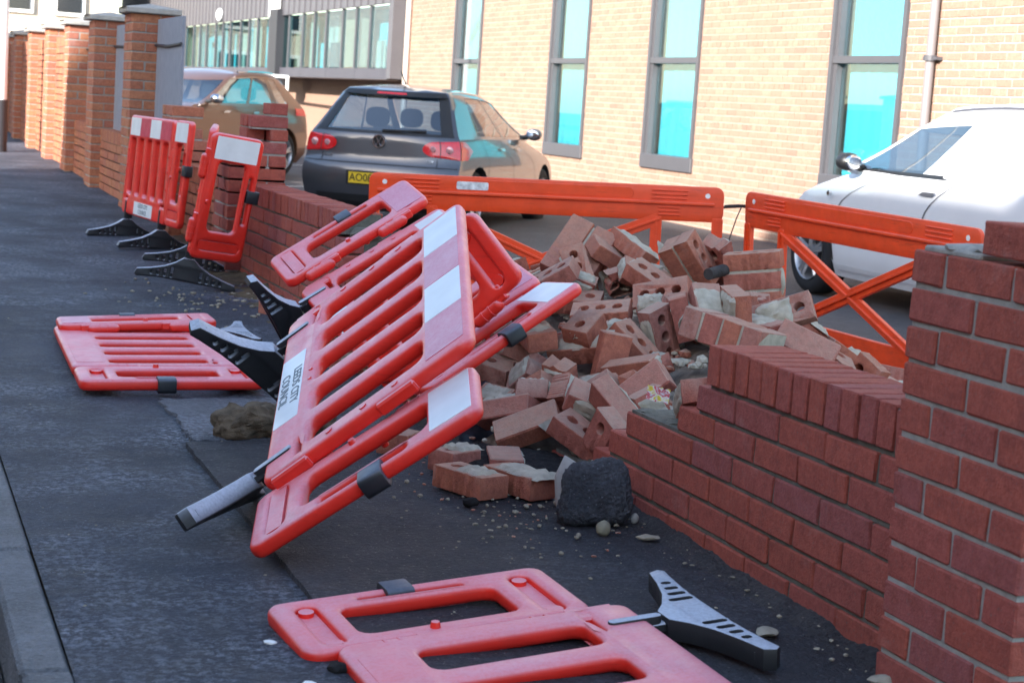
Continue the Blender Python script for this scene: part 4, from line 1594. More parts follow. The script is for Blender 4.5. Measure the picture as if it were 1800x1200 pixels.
# ---- white van, nose to the left
M_VGLASS = glass_mat('van_glass', (.50, .62, .70), .10, .01, .9, .6)
van = thing('parked_van', 'white car derived van with blank rear side, nose pointing away along the building', 'van', (4.868 + .86, 12.41 - 3.34, zc(5.2, 12)), 0)
C2 = Car([(.18, .12), (.3, .03), (.5, 0), (.75, .04), (.95, .07), (1.3, .16), (1.52, .24)],
         [(.18, 3.98), (.3, 4.17), (.5, 4.22), (.66, 4.16), (.78, 4.02), (.86, 3.78), (.93, 3.50), (.99, 3.24), (1.05, 3.10), (1.38, 2.42), (1.52, 2.05)],
         [(.18, .79), (.3, .845), (.5, .868), (.7, .868), (.85, .86), (.93, .845), (.99, .825), (1.05, .81), (1.38, .72), (1.52, .65)], .99, 1.52, .04, .14, .50, .18, .055)
M_WHITE = paint('white_car_paint', (.72, .73, .75), 0, .35, .8)
vs2 = [0, .06, .12, .2, .28, .36, .42, .46, .50, .55, .60, .65, .70, .75, .80, .85, .90, .935, .965, 1]
build_car(van, C2, M_WHITE, us, vs2, [.18, .22, .3, .38, .5, .6, .7, .78, .85, .90, .93, .96, .99], [.99, 1.012, 1.09, 1.16, 1.23, 1.30, 1.375, 1.52],
          [(.60, .965)], (.70, 3.34), .325, .21, False, True, gmat=M_VGLASS)
seats(van, (1.75,), .36, .92)
for v in (.455, .795):
    bm = bmesh.new()
    patch(bm, lambda a, b: C2.side(a, b, -1, .0035), v, v + .0042, .30, .985, 1, 12)
    fin(bm, 'shut_line', M_TRIM, None, van)
bm = bmesh.new()
patch(bm, lambda a, b: C2.side(a, b, -1, .02), .475, .53, .865, .892, 4, 4)
fin(bm, 'door_handle', M_FRAME, 60, van)
bm = bmesh.new()
patch(bm, lambda a, b: C2.side(a, b, -1, .012), .22, .80, .235, .275, 12, 3)
fin(bm, 'side_strip', M_WHITE, 60, van)
bm = bmesh.new()
patch(bm, lambda a, b: C2.side(a, b, -1, .004), .50, .99, .985, 1.016, 14, 2)
fin(bm, 'window_trim', M_TRIM, 60, van)
bm = bmesh.new()
patch(bm, lambda a, b: C2.side(a, b, -1, .004), .06, .97, 1.485, 1.505, 20, 2)
fin(bm, 'roof_strip', M_FRAME, 60, van)
bm = bmesh.new()
add_tube(bm, (-.895, 3.02, .80), (-.872, 3.02, .80), .02, .02, 10)
fin(bm, 'side_repeater', M_CHROME, None, van)
mirror(C2, van, 2.72, 1.05, .80, -1, M_TRIM)
mirror(C2, van, 2.72, 1.05, .80, 1, M_TRIM)
bm = bmesh.new()
patch(bm, lambda u, z: C2.front(u, z, .006), .55, .97, .62, .74, 6, 4)
patch(bm, lambda u, z: C2.front(u, z, .006), -.97, -.55, .62, .74, 6, 4)
fin(bm, 'headlamp', M_CHROME, 60, van)

# ---- brown crossover behind the wall
sh = R(226)
suv = thing('parked_car', 'brown crossover car seen above the broken wall, beside the grey board', 'car', (3.95, 28.3, zc(4, 27)), -sh)
C3 = Car([(.2, .14), (.35, .03), (.6, 0), (.8, .03), (1.0, .08), (1.08, .12), (1.45, .48), (1.53, .60)],
         [(.2, 4.05), (.35, 4.28), (.6, 4.33), (.8, 4.22), (.95, 3.75), (1.04, 3.2), (1.08, 3.05), (1.45, 2.25), (1.53, 2.05)],
         [(.2, .80), (.35, .88), (.6, .90), (.9, .895), (1.0, .87), (1.08, .84), (1.45, .67), (1.53, .60)], 1.03, 1.53, .05, .16, .5, .2, .09)
M_BROWN = paint('brown_paint', (.140, .066, .036), .25, .35, .9)
build_car(suv, C3, M_BROWN, us, vs, [.2, .27, .35, .45, .6, .7, .8, .9, .96, 1.03], [1.03, 1.075, 1.15, 1.22, 1.30, 1.38, 1.455, 1.53],
          [(.17, .28), (.34, .57), (.60, .965)], (.80, 3.42), .345, .21)
seats(suv, (2.1, 1.1), .38, .98)
mirror(C3, suv, 2.72, 1.12, .84, -1, M_CHROME)
mirror(C3, suv, 2.72, 1.12, .84, 1, M_CHROME)
for sg in (1, -1):
    bm = bmesh.new()
    patch(bm, lambda u, z: C3.rear(sg * u, z, .012), .62, 1.0, .92, 1.05, 6, 4)
    fin(bm, 'tail_lamp', M_LAMP_RED, 60, suv)
    bm = bmesh.new()
    patch(bm, lambda a, b: C3.side(a, b, sg, .010), 0, .10, .93, 1.04, 6, 4)
    fin(bm, 'tail_lamp', M_LAMP_RED, 60, suv)
    bm = bmesh.new()
    add_path(bm, [C3.side(v, 1.50, sg, .01) + Vector((0, 0, .05)) for v in (.12, .3, .5, .7, .88)], .018, 6)
    fin(bm, 'roof_rail', M_CHROME, None, suv)
for v in (.44, .68):
    car_side(C3, suv, v, .93, 'door_handle', M_CHROME, (.045, .03), .022, -1)

# ------------------------------------------------------------------ the heap of fallen brickwork
RIDGES = [[(.78, 7.20, .50), (.92, 6.90, .60), (1.05, 6.35, .57), (1.00, 5.75, .49), (.72, 5.35, .43), (.55, 5.0, .34)], [(1.0, 6.3, .56), (.45, 5.85, .40), (.08, 5.45, .20)]]
def heap_z(X, Y, sl=.52):
    best = -9
    for RG in RIDGES:
        for a, b in zip(RG, RG[1:]):
            dx, dy = b[0] - a[0], b[1] - a[1]
            t = max(0, min(1, ((X - a[0]) * dx + (Y - a[1]) * dy) / (dx * dx + dy * dy)))
            px, py, pz = a[0] + t * dx, a[1] + t * dy, a[2] + t * (b[2] - a[2])
            d = math.hypot(X - px, Y - py)
            best = max(best, pz - sl * (math.sqrt(d * d + .02) - .14) * (1.25 if X > px else 1.0))
    return best
bm = bmesh.new()
rows = []
for j in range(111):
    row = []
    for i in range(81):
        X, Y = -.55 + 2.9 * i / 80, 4.35 + 4.2 * j / 110
        z = heap_z(X, Y) - .075 + .03 * noise.noise(Vector((X * 9, Y * 9, 1))) + .022 * noise.noise(Vector((X * 31, Y * 31, 5)))
        row.append(Vector((X, Y, z)))
    rows.append(row)
grid_faces(bm, rows)
bmesh.ops.recalc_face_normals(bm, faces=bm.faces[:])
fines = fin(bm, 'rubble_fines', simple('rubble_fines', (.24, .20, .16), .95, 0, .2, .45, 24, 1.0), 70)
fines['kind'] = 'stuff'
fines['label'] = 'brick dust, crumbs and broken mortar filling the heap'
fines['category'] = 'rubble'

def perf_mesh(seed, L_=BL, ribs=True, plug=(), jag=False, nh=3):
    rnd = random.Random(seed)
    W_, H_ = BW, BH
    pts = []
    n = 22
    for k in range(n + 1):                              # front long side, ribbed
        x = -L_ / 2 + L_ * k / n
        pts.append((x, -W_ / 2 + (.0022 if (k % 2 and ribs and 0 < k < n) else 0)))
    if jag:
        for k in range(1, 6):
            pts.append((L_ / 2 + rnd.uniform(-.016, .012), -W_ / 2 + W_ * k / 6))
    pts.append((L_ / 2, W_ / 2))
    pts.append((-L_ / 2, W_ / 2))
    holes = []
    hs = {3: (-.062, 0, .062), 2: (-.05, .05), 1: (-.02,)}[nh]
    if L_ < .15:
        hs = (-.024,)
    for q in hs:
        holes.append(rrect(q - .019, -.017, q + .019, .017, .0165, True, 3))
    bm = bmesh.new()
    plate(bm, poly_loop(pts), holes, H_, .0022, 1, -H_ / 2)
    for v in bm.verts:
        x, y, z = v.co
        v.co = Vector((x, z, -y)) + Vector((rnd.uniform(-.0008, .0008),) * 3)
    if jag:
        for v in bm.verts:
            if v.co.x > L_ / 2 - .03:
                v.co.x += .014 * noise.noise(v.co * 30 + Vector((seed, 0, 0)))
    bmesh.ops.recalc_face_normals(bm, faces=bm.faces[:])
    return mesh_of(bm, 'brick', M_BRICK_RUB, 40)
ME_PERF = [perf_mesh(1), perf_mesh(2, BL, False), perf_mesh(3, BL, True, (), True), perf_mesh(4, BL - .004, False, (), False), perf_mesh(5, BL - .03, True, (), True), perf_mesh(6, BL - .06, False, (), True)]
ME_HALF = [perf_mesh(11, .115, True, (), True), perf_mesh(12, .13, False, (), True), perf_mesh(13, .10, True, (), True)]
def solid_mesh(seed, L_=BL):
    rnd = random.Random(seed)
    bm = bmesh.new()
    add_box(bm, -L_ / 2, -BW / 2, -BH / 2, L_ / 2, BW / 2, BH / 2, .004)
    for v in bm.verts:
        v.co += Vector([rnd.uniform(-.0016, .0016) for _ in range(3)])
    return mesh_of(bm, 'brick', M_BRICK_RUB)
ME_SOLID = [solid_mesh(k) for k in range(3)]
def bit_mesh(seed, mat):
    bm = bmesh.new()
    blob(bm, (0, 0, 0), (.042, .034, .028), seed * 5.1, .55, 1)
    return mesh_of(bm, 'fragment', mat)
ME_BIT = [bit_mesh(k, M_BRICK_RUB) for k in range(3)] + [bit_mesh(k + 9, M_MORTAR_FRESH) for k in range(3)]
def skin_mesh(seed, lx, ly, t):
    """crust of old mortar: flat on the brick side, lumpy and ragged on the other"""
    bm = bmesh.new()
    nx, ny = 12, 7
    rows = []
    for j in range(ny + 1):
        row = []
        for i in range(nx + 1):
            a, b = i / nx * 2 - 1, j / ny * 2 - 1
            k = 1 + .16 * noise.noise(Vector((a * 2 + seed, b * 2, seed)))
            edge = max(abs(a), abs(b))
            h = t * (.75 + .7 * noise.noise(Vector((a * 3 + seed * 2, b * 3, 4))) + .35 * noise.noise(Vector((a * 8, b * 8, seed))))
            row.append(Vector((a * lx / 2 * k, b * ly / 2 * k, max(.001, h) if edge < .99 else -.002)))
        rows.append(row)
    grid_faces(bm, rows)
    bmesh.ops.recalc_face_normals(bm, faces=bm.faces[:])
    return mesh_of(bm, 'mortar_crust', M_MORTAR_FRESH, 50)
ME_SKIN = [skin_mesh(k * 3.7, .20, .098, .014) for k in range(4)] + [skin_mesh(k * 2.9 + 20, .13, .095, .020) for k in range(4)]
ME_SKIN_L = [skin_mesh(k * 2.9 + 80, .17, .060, .010) for k in range(4)]
ME_SKIN_H = [skin_mesh(k * 2.3 + 40, .095, .09, .013) for k in range(3)]
ME_SKIN_E = [skin_mesh(k * 2.3 + 60, .095, .058, .010) for k in range(3)]
def crust(o, half, rnd, p=.6):
    if rnd.random() < p:
        s = rnd.choice((1, -1))
        mt = Matrix.Translation((0 if half else rnd.uniform(-.04, .04), 0, s * (BH / 2 - .001)))
        if s < 0:
            mt = mt @ Matrix.Rotation(math.pi, 4, 'X')
        link('mortar_crust', rnd.choice(ME_SKIN_H if half else ME_SKIN), None, o, mt)
    if not half and rnd.random() < p * .45:
        link('mortar_crust', rnd.choice(ME_SKIN_L), None, o, Matrix.Translation((0, BW / 2 - .001, 0)) @ Matrix.Rotation(-math.pi / 2, 4, 'X'))
    if rnd.random() < p * .5:
        link('mortar_crust', rnd.choice(ME_SKIN_E), None, o, Matrix.Translation((-(.055 if half else BL / 2 - .001), 0, 0)) @ Matrix.Rotation(-math.pi / 2, 4, 'Y') @ Matrix.Rotation(math.pi / 2, 4, 'Z'))
def masonry(kind, M, label):
    """several bricks still held together by mortar"""
    t = thing('masonry_chunk', label, 'masonry chunk', M.translation, 0, 'chunks of mortared bricks on the heap')
    t.rotation_mode = 'QUATERNION'
    t.rotation_quaternion = M.to_quaternion()
    g = BL + .0
    def b(x, y, z, rx=0, ry=0, rz=0, me=None):
        o = link('brick', me or random.choice(ME_PERF), None, t)
        o.location = (x, y, z)
        o.rotation_euler = (rx, ry, rz)
    bm = bmesh.new()
    h = math.pi / 2
    if kind == 'coping4':
        for k in range(4):
            b(-.1125 + .075 * k, 0, 0, 0, h, 0, None) if False else None
        for k in range(4):
            o = link('brick', random.choice(ME_SOLID), None, t)
            o.matrix_basis = Matrix.Translation((-.1125 + .075 * k, 0, 0)) @ Matrix(((0, 0, 1, 0), (1, 0, 0, 0), (0, 1, 0, 0), (0, 0, 0, 1)))
        add_box(bm, -.146, -.10, -.046, .146, .10, .046)
        blob(bm, (-.152, 0, 0), (.014, .10, .046), 3, .25, 3)
        blob(bm, (0, .0, -.05), (.12, .09, .014), 5, .3, 3)
    elif kind == 'pair':
        b(0, 0, .0375, 0, 0, 0, ME_PERF[0])
        b(.006, .002, -.0375, 0, 0, .02, ME_PERF[2])
        add_box(bm, -.10, -.046, -.005, .10, .046, .005)
        blob(bm, (-.03, 0, -.072), (.09, .045, .014), 8, .35, 3)
    elif kind == 'corner':
        for k in (0, 1):
            b(0, -.0565, .0375 - .075 * k, 0, 0, 0, random.choice(ME_SOLID))
        b(-.0565, .056, .0375, 0, 0, h, random.choice(ME_SOLID))
        b(.0565, .056, .0375, 0, 0, h, random.choice(ME_SOLID))
        b(.0565, .056, -.0375, 0, 0, h, random.choice(ME_SOLID))
        add_box(bm, -.10, -.10, -.008, .10, .15, .008)
        add_box(bm, -.10, -.008, -.065, .10, .012, .065)
        add_box(bm, -.005, .0, -.06, .008, .15, .06)
        blob(bm, (-.05, .05, -.04), (.05, .06, .03), 8, .4, 3)
    else:
        for k in range(3):
            b(random.uniform(-.006, .006), 0, -.075 + .075 * k, 0, 0, 0, ME_PERF[0])
        for k in (-1, 1):
            add_box(bm, -.098, -.047, k * .0375 - .006, .098, .047, k * .0375 + .006)
        blob(bm, (.085, 0, 0), (.035, .05, .06), 4, .35, 3)
        blob(bm, (-.10, 0, -.04), (.02, .05, .05), 14, .35, 3)
    fin(bm, 'mortar', M_MORTAR_FRESH, 50, t)
    return t
HAND = [
    ('coping4', [0.7, 5.397, 0.457], [[0.58, 0.789, 0.205], [-0.795, 0.602, -0.068], [-0.177, -0.124, 0.976]], 'chunk of four coping bricks still mortared together, propped behind the low wall'),
    ('pair', [0.962, 6.321, 0.613], [[0.606, 0.624, 0.493], [-0.01, 0.626, -0.78], [-0.796, 0.468, 0.385]], 'two bricks mortared together at the top of the heap, holes facing out'),
    ('corner', [0.689, 6.821, 0.552], [[0.726, 0.601, -0.334], [-0.586, 0.287, -0.758], [-0.359, 0.746, 0.561]], 'block of bricks with pale crossed mortar joints at the top of the heap'),
    ('stack3', [1.132, 6.103, 0.576], [[0.791, 0.591, -0.158], [-0.592, 0.805, 0.041], [0.151, 0.061, 0.987]], 'three ribbed bricks stacked in mortar beside the orange barrier'),
    ('perf', [0.482, 6.022, 0.438], [[0.838, 0.432, -0.332], [-0.523, 0.809, -0.269], [0.152, 0.399, 0.904]], 'brick with mortar and an open hole on top, lying level in the heap'),
    ('perf', [0.276, 5.7, 0.359], [[0.819, 0.409, -0.402], [-0.546, 0.771, -0.328], [0.176, 0.488, 0.855]], 'ribbed brick lying level with pale mortar on top, mid heap'),
    ('full', [0.333, 5.567, 0.325], [[0.155, -0.979, -0.13], [-0.028, 0.128, -0.991], [0.988, 0.157, -0.007]], 'smooth red brick standing almost upright in front of the heap'),
    ('perf', [0.173, 5.345, 0.236], [[0.64, 0.031, -0.768], [-0.473, 0.803, -0.362], [0.606, 0.595, 0.528]], 'long red brick tilted up to the side above the kerb of rubble'),
    ('full', [-0.057, 5.279, 0.163], [[0.829, 0.136, -0.543], [-0.376, 0.854, -0.36], [0.414, 0.502, 0.759]], 'plain red brick lying at the foot of the heap'),
    ('perf', [0.045, 5.049, 0.168], [[0.599, 0.785, 0.157], [-0.66, 0.595, -0.458], [-0.452, 0.171, 0.875]], 'brick tipped forward beside the broken end of the low wall'),
    ('perf', [0.741, 6.066, 0.509], [[0.74, 0.174, -0.65], [-0.623, 0.544, -0.563], [0.256, 0.821, 0.51]], 'brick with a mortar plugged hole, its bed turned to the camera'),
    ('perf', [1.035, 5.667, 0.5], [[0.781, -0.093, -0.617], [-0.503, 0.491, -0.711], [0.37, 0.866, 0.337]], 'brick with one round hole at the far side of the heap by the orange brace'),
    ('perf', [0.608, 5.777, 0.398], [[-0.361, -0.879, 0.312], [-0.068, -0.309, -0.949], [0.93, -0.363, 0.052]], 'upright brick showing three open holes in a row'),
    ('perf', [0.476, 5.671, 0.366], [[0.495, 0.81, 0.314], [-0.593, 0.579, -0.56], [-0.635, 0.091, 0.767]], 'half hidden brick tilted over beside the upright one'),
    ('full', [0.811, 6.738, 0.588], [[0.888, 0.043, 0.458], [0.155, 0.91, -0.385], [-0.433, 0.413, 0.801]], 'red brick sloping down behind the mortared block'),
    ('half', [0.828, 6.874, 0.603], [[0.96, -0.134, 0.245], [0.175, 0.972, -0.155], [-0.217, 0.192, 0.957]], 'highest broken brick with a mortar filled hole'),
    ('perf', [0.812, 6.388, 0.539], [[0.939, 0.239, 0.249], [-0.058, 0.82, -0.569], [-0.34, 0.519, 0.784]], 'brick under the mortared pair, capped with grey mortar'),
    ('half', [0.061, 5.546, 0.228], [[0.506, 0.199, -0.839], [-0.678, 0.694, -0.244], [0.534, 0.692, 0.486]], 'grey mortar covered half brick left of the leaning brick'),
    ('full', [0.292, 5.212, 0.288], [[0.659, -0.168, -0.733], [-0.367, 0.779, -0.508], [0.656, 0.604, 0.452]], 'brick leaning with a mortar edge beside the low wall'),
    ('half', [-0.061, 5.606, 0.188], [[0.693, 0.686, -0.221], [-0.714, 0.614, -0.335], [-0.094, 0.39, 0.916]], 'half brick next to the white topped side leaf'),
    ('half', [0.075, 5.675, 0.265], [[0.355, 0.374, -0.857], [-0.699, 0.715, 0.023], [0.621, 0.59, 0.516]], 'broken brick with torn end below the black clip'),
    ('perf', [0.553, 6.468, 0.433], [[0.847, 0.494, -0.196], [-0.532, 0.779, -0.331], [-0.011, 0.385, 0.923]], 'brick with a mortar slab on top, behind the level one'),
    ('half', [0.025, 5.842, 0.257], [[0.753, 0.658, -0.027], [-0.627, 0.704, -0.333], [-0.2, 0.268, 0.943]], 'broken brick touching the barrier clip'),
    ('full', [0.974, 5.388, 0.421], [[0.752, 0.595, -0.282], [-0.545, 0.322, -0.774], [-0.37, 0.736, 0.567]], 'brick with a plugged round hole just above the coping')]
rn = random.Random(21)
for i, (kind, p, m, lab) in enumerate(HAND):
    M = Matrix(m).to_4x4()
    M.translation = p
    if kind in ('coping4', 'pair', 'corner', 'stack3'):
        masonry(kind, M, lab)
        continue
    me = {'full': rn.choice(ME_SOLID), 'perf': ME_PERF[i % 2], 'half': rn.choice(ME_HALF)}[kind]
    o = link('fallen_brick', me, None, None, M)
    tag(o, lab, 'brick', 'bricks in the heap')
    if kind != 'full':
        crust(o, kind == 'half', rn, .8)
SIM = [
('p',0.198,6.523,0.291,0.041,-0.090,0.986,0.133), ('f',0.777,6.490,0.526,0.188,-0.069,0.629,0.751), ('b',-0.037,6.883,0.157,0.694,0.168,-0.165,-0.681),
('p',1.576,7.629,0.048,0.338,-0.249,-0.132,-0.898), ('h',0.518,7.767,0.257,0.820,0.541,-0.187,-0.004), ('h',1.922,6.229,0.082,0.557,-0.210,0.185,-0.782),
('p',1.795,5.047,-0.039,0.761,0.079,0.348,-0.542), ('b',1.571,8.090,-0.174,0.012,-0.808,-0.589,0.009), ('h',0.255,5.040,0.262,0.562,-0.633,0.379,0.374),
('h',0.159,5.570,0.275,0.534,0.275,-0.792,0.110), ('b',0.467,7.666,0.261,0.068,0.777,-0.571,0.257), ('b',1.002,8.137,-0.037,0.325,-0.910,0.201,-0.160),
('b',0.489,8.112,0.058,0.871,-0.233,0.040,0.432), ('b',1.507,4.819,-0.107,0.381,0.273,-0.098,0.878), ('f',2.034,7.338,-0.058,0.149,-0.781,0.586,-0.158),
('h',0.333,6.369,0.287,0.252,-0.294,0.921,-0.050), ('f',2.404,3.562,-0.168,0.000,0.894,-0.447,-0.000), ('h',1.486,8.125,-0.148,0.666,-0.146,-0.131,-0.720),
('h',0.215,6.207,0.249,0.458,0.128,-0.208,-0.855), ('f',0.005,6.476,0.168,0.037,0.742,-0.661,-0.108), ('f',1.593,5.849,0.212,0.022,0.272,-0.074,0.959),
('f',0.318,6.640,0.350,0.857,-0.235,0.041,-0.457), ('p',0.821,5.631,0.531,0.489,-0.387,0.535,-0.570), ('h',0.273,4.787,0.212,0.215,-0.795,0.564,-0.057),
('f',-0.145,7.236,0.117,0.193,0.084,-0.111,-0.971), ('f',2.167,4.925,-0.168,0.988,-0.000,-0.000,-0.157), ('f',0.969,7.553,0.315,0.962,-0.253,0.096,-0.045),
('f',1.099,7.673,0.209,0.120,-0.177,-0.214,-0.953), ('b',0.451,7.521,0.309,0.182,-0.207,0.105,0.956), ('h',1.358,6.479,0.430,0.401,-0.256,0.074,-0.877),
('p',0.089,4.386,0.411,0.128,0.570,-0.792,0.178), ('h',1.197,4.515,-0.098,0.003,0.208,-0.200,0.957), ('h',0.660,5.879,0.434,0.115,0.075,0.144,0.980),
('h',0.282,5.687,0.432,0.918,0.100,-0.250,0.290), ('b',1.986,6.761,0.003,0.918,-0.122,0.255,-0.280), ('h',1.830,7.628,-0.035,0.218,-0.788,-0.575,-0.000),
('p',0.885,5.585,0.453,0.827,0.061,-0.045,-0.557), ('f',-0.137,7.534,0.101,0.977,0.010,-0.034,-0.211), ('h',1.470,4.705,-0.127,0.114,-0.189,0.215,-0.951),
('b',0.931,6.577,0.556,0.586,-0.050,-0.090,0.804), ('p',1.217,7.321,0.344,0.161,-0.189,-0.202,-0.948), ('f',1.724,7.052,0.152,0.916,0.032,0.280,0.286),
('h',1.706,6.379,0.225,0.206,0.652,-0.705,-0.188), ('p',1.664,6.799,0.213,0.959,-0.054,0.275,-0.044), ('h',1.139,5.444,0.351,0.014,0.597,-0.757,-0.267),
('h',0.997,7.853,0.142,0.840,-0.325,-0.007,-0.434), ('h',1.511,8.021,-0.093,0.103,-0.048,0.957,-0.269), ('f',1.743,5.120,-0.058,0.949,0.212,0.190,0.137),
('p',1.667,5.683,0.160,0.656,0.695,0.137,-0.262), ('h',0.624,4.798,0.260,0.023,-0.101,0.204,-0.973), ('f',0.347,7.047,0.373,0.718,0.649,-0.236,0.091),
('p',1.450,7.360,0.226,0.853,-0.257,0.111,-0.441), ('h',1.827,5.721,0.044,0.042,0.276,-0.063,0.958), ('f',1.496,6.652,0.332,0.076,0.953,-0.125,-0.265),
('h',0.819,4.975,0.266,0.315,0.224,-0.140,0.912), ('h',0.103,6.330,0.206,0.055,0.759,-0.645,-0.069), ('p',1.450,5.985,0.324,0.553,-0.167,0.221,-0.786),
('h',2.056,5.127,-0.168,0.810,0.000,0.000,-0.586), ('f',0.936,5.094,0.283,0.898,0.249,0.095,0.350), ('p',0.108,5.932,0.304,0.724,0.068,0.200,0.656),
('f',0.221,7.218,0.301,0.884,0.321,-0.070,0.333), ('f',1.907,5.436,-0.048,0.018,-0.260,0.114,-0.959), ('h',0.083,5.322,0.262,0.600,-0.595,-0.531,-0.068),
('h',-0.124,6.274,0.104,0.520,0.067,-0.108,-0.845), ('h',0.597,6.525,0.480,0.663,-0.175,0.503,0.526), ('f',1.639,6.486,0.259,0.911,0.046,0.274,0.305),
('h',0.085,5.205,0.183,0.166,0.529,-0.368,0.746), ('f',1.348,5.398,0.247,0.680,0.281,0.006,0.677), ('h',1.065,4.982,0.180,0.242,-0.317,-0.908,-0.125),
('b',-0.192,7.032,0.096,0.473,-0.512,-0.488,-0.526), ('f',0.771,6.233,0.543,0.866,0.206,0.159,-0.427), ('b',1.564,7.974,-0.134,0.068,0.731,0.617,-0.285),
('p',1.931,5.208,-0.121,0.706,-0.087,0.264,-0.651), ('h',0.065,7.149,0.201,0.071,-0.820,0.519,-0.230), ('p',0.721,7.171,0.493,0.789,0.015,-0.164,-0.592),
('b',1.622,6.893,0.222,0.092,-0.280,-0.015,-0.956), ('b',0.146,7.083,0.246,0.650,0.380,0.352,0.556), ('h',0.155,7.425,0.216,0.050,-0.834,0.499,-0.229),
('h',0.537,6.667,0.428,0.727,-0.086,-0.210,0.648), ('h',0.316,7.810,0.164,0.021,0.648,-0.725,0.233), ('p',0.744,5.683,0.497,0.267,-0.681,-0.616,-0.292),
('h',1.089,7.898,0.087,0.335,-0.199,-0.197,-0.899), ('f',0.890,6.719,0.626,0.815,-0.031,0.262,-0.517), ('f',1.565,7.084,0.289,0.987,-0.067,0.099,-0.106),
('f',0.233,7.335,0.266,0.953,-0.097,-0.210,0.198), ('b',1.528,7.182,0.238,0.171,-0.462,-0.842,0.221), ('h',0.465,5.502,0.327,0.720,-0.202,-0.088,0.658),
('p',2.256,7.393,-0.168,0.425,0.000,0.000,0.905), ('f',0.680,5.754,0.467,0.144,0.569,-0.157,0.794), ('p',1.147,7.446,0.304,0.940,-0.218,0.198,0.173),
('f',1.514,5.529,0.206,0.198,-0.234,0.146,-0.941), ('b',1.339,8.002,-0.047,0.562,-0.586,-0.553,-0.187), ('h',0.800,5.853,0.438,0.856,0.137,-0.155,-0.473),
('b',0.825,6.077,0.482,0.624,0.285,-0.719,0.112), ('f',1.772,6.011,0.136,0.539,0.272,0.063,0.795), ('h',1.099,5.771,0.467,0.934,0.011,0.186,-0.306),
('f',0.587,7.895,0.187,0.911,-0.234,0.015,0.339), ('b',-0.063,6.545,0.110,0.971,0.088,-0.219,-0.046), ('p',0.577,7.341,0.438,0.755,0.621,-0.206,0.049),
('h',1.202,6.795,0.493,0.769,-0.178,0.176,-0.588), ('f',1.913,5.641,-0.021,0.652,-0.163,0.231,-0.703), ('p',1.629,7.186,0.186,0.495,0.177,0.218,0.822),
('p',0.125,5.753,0.398,0.733,-0.023,-0.108,0.671), ('b',0.508,6.340,0.357,0.174,-0.232,-0.073,0.954), ('b',1.674,4.798,-0.170,0.641,-0.641,-0.297,0.297),
('b',0.637,7.821,0.221,0.382,-0.140,0.186,0.894), ('f',1.227,8.180,-0.114,0.037,0.526,0.802,-0.280), ('h',0.007,5.423,0.245,0.209,0.034,0.267,0.940),
('p',0.140,6.627,0.231,0.225,-0.573,0.785,-0.068), ('b',1.567,7.881,-0.086,0.958,-0.249,0.134,-0.054), ('b',1.008,6.465,0.555,0.021,0.472,0.880,0.043),
('p',0.517,5.021,0.330,0.304,0.094,0.051,-0.947), ('f',1.100,6.326,0.615,0.451,0.255,-0.854,0.047), ('f',0.244,6.931,0.309,0.460,-0.216,-0.089,0.857),
('b',1.171,7.197,0.418,0.548,-0.814,0.094,0.171), ('h',1.975,7.770,-0.168,0.395,0.000,0.000,0.919), ('h',0.960,5.835,0.503,0.739,-0.644,0.119,-0.158),
('h',0.483,7.226,0.395,0.775,-0.155,-0.147,0.595), ('h',0.479,5.846,0.394,0.870,0.033,-0.083,0.486), ('f',0.998,5.958,0.503,0.937,0.076,-0.025,-0.339),
('h',1.540,5.972,0.267,0.559,-0.172,0.222,-0.780), ('f',-0.075,5.431,0.182,0.419,-0.028,0.267,0.867), ('p',0.796,7.643,0.347,0.151,0.202,0.940,-0.229),
('h',1.209,5.286,0.251,0.244,-0.297,-0.913,-0.133), ('f',1.472,7.729,0.080,0.350,0.898,-0.259,0.063), ('p',0.363,5.424,0.315,0.202,-0.486,-0.658,0.539),
('f',1.398,6.801,0.379,0.823,0.107,0.254,0.497), ('f',1.325,8.262,-0.144,0.159,0.747,-0.638,-0.092), ('f',0.099,7.642,0.142,0.973,-0.099,-0.207,-0.025),
('h',0.502,4.705,0.235,0.074,0.047,0.212,-0.973), ('h',0.880,4.657,0.108,0.944,0.231,0.148,0.184), ('h',-0.000,7.326,0.184,0.078,0.069,0.038,0.994),
('h',0.341,5.868,0.370,0.176,0.005,0.984,0.015), ('f',1.411,6.135,0.377,0.528,-0.163,0.216,-0.805), ('h',-0.101,6.410,0.102,0.062,-0.640,0.762,-0.074),
('b',1.836,5.601,0.019,0.579,0.357,-0.323,-0.658), ('f',-0.206,5.065,0.092,0.000,0.798,0.603,0.000), ('h',-0.135,6.907,0.119,0.478,-0.176,-0.134,0.850),
('b',0.026,6.223,0.157,0.366,-0.217,0.072,0.902), ('p',0.130,5.003,0.265,0.468,-0.291,-0.796,0.252), ('b',1.064,6.410,0.559,0.643,-0.209,0.701,0.229),
('b',1.580,6.535,0.302,0.249,0.125,0.160,-0.947), ('f',1.648,7.867,-0.011,0.292,-0.345,0.591,-0.668), ('f',1.510,5.666,0.273,0.863,-0.156,0.118,-0.466),
('b',0.259,5.384,0.299,0.340,0.023,0.638,0.690), ('b',0.066,6.639,0.189,0.227,-0.553,0.799,-0.063), ('b',1.623,6.598,0.269,0.135,0.964,-0.083,0.212),
('h',1.884,7.846,-0.143,0.272,-0.339,0.621,-0.653), ('f',1.849,7.725,-0.121,0.140,-0.310,-0.908,0.245), ('h',0.714,7.798,0.273,0.278,-0.147,0.051,-0.948),
('f',1.730,6.214,0.202,0.112,-0.946,-0.161,0.259), ('p',1.768,6.702,0.216,0.137,0.489,-0.799,-0.323), ('b',0.584,8.623,-0.165,0.472,-0.527,-0.472,-0.527),
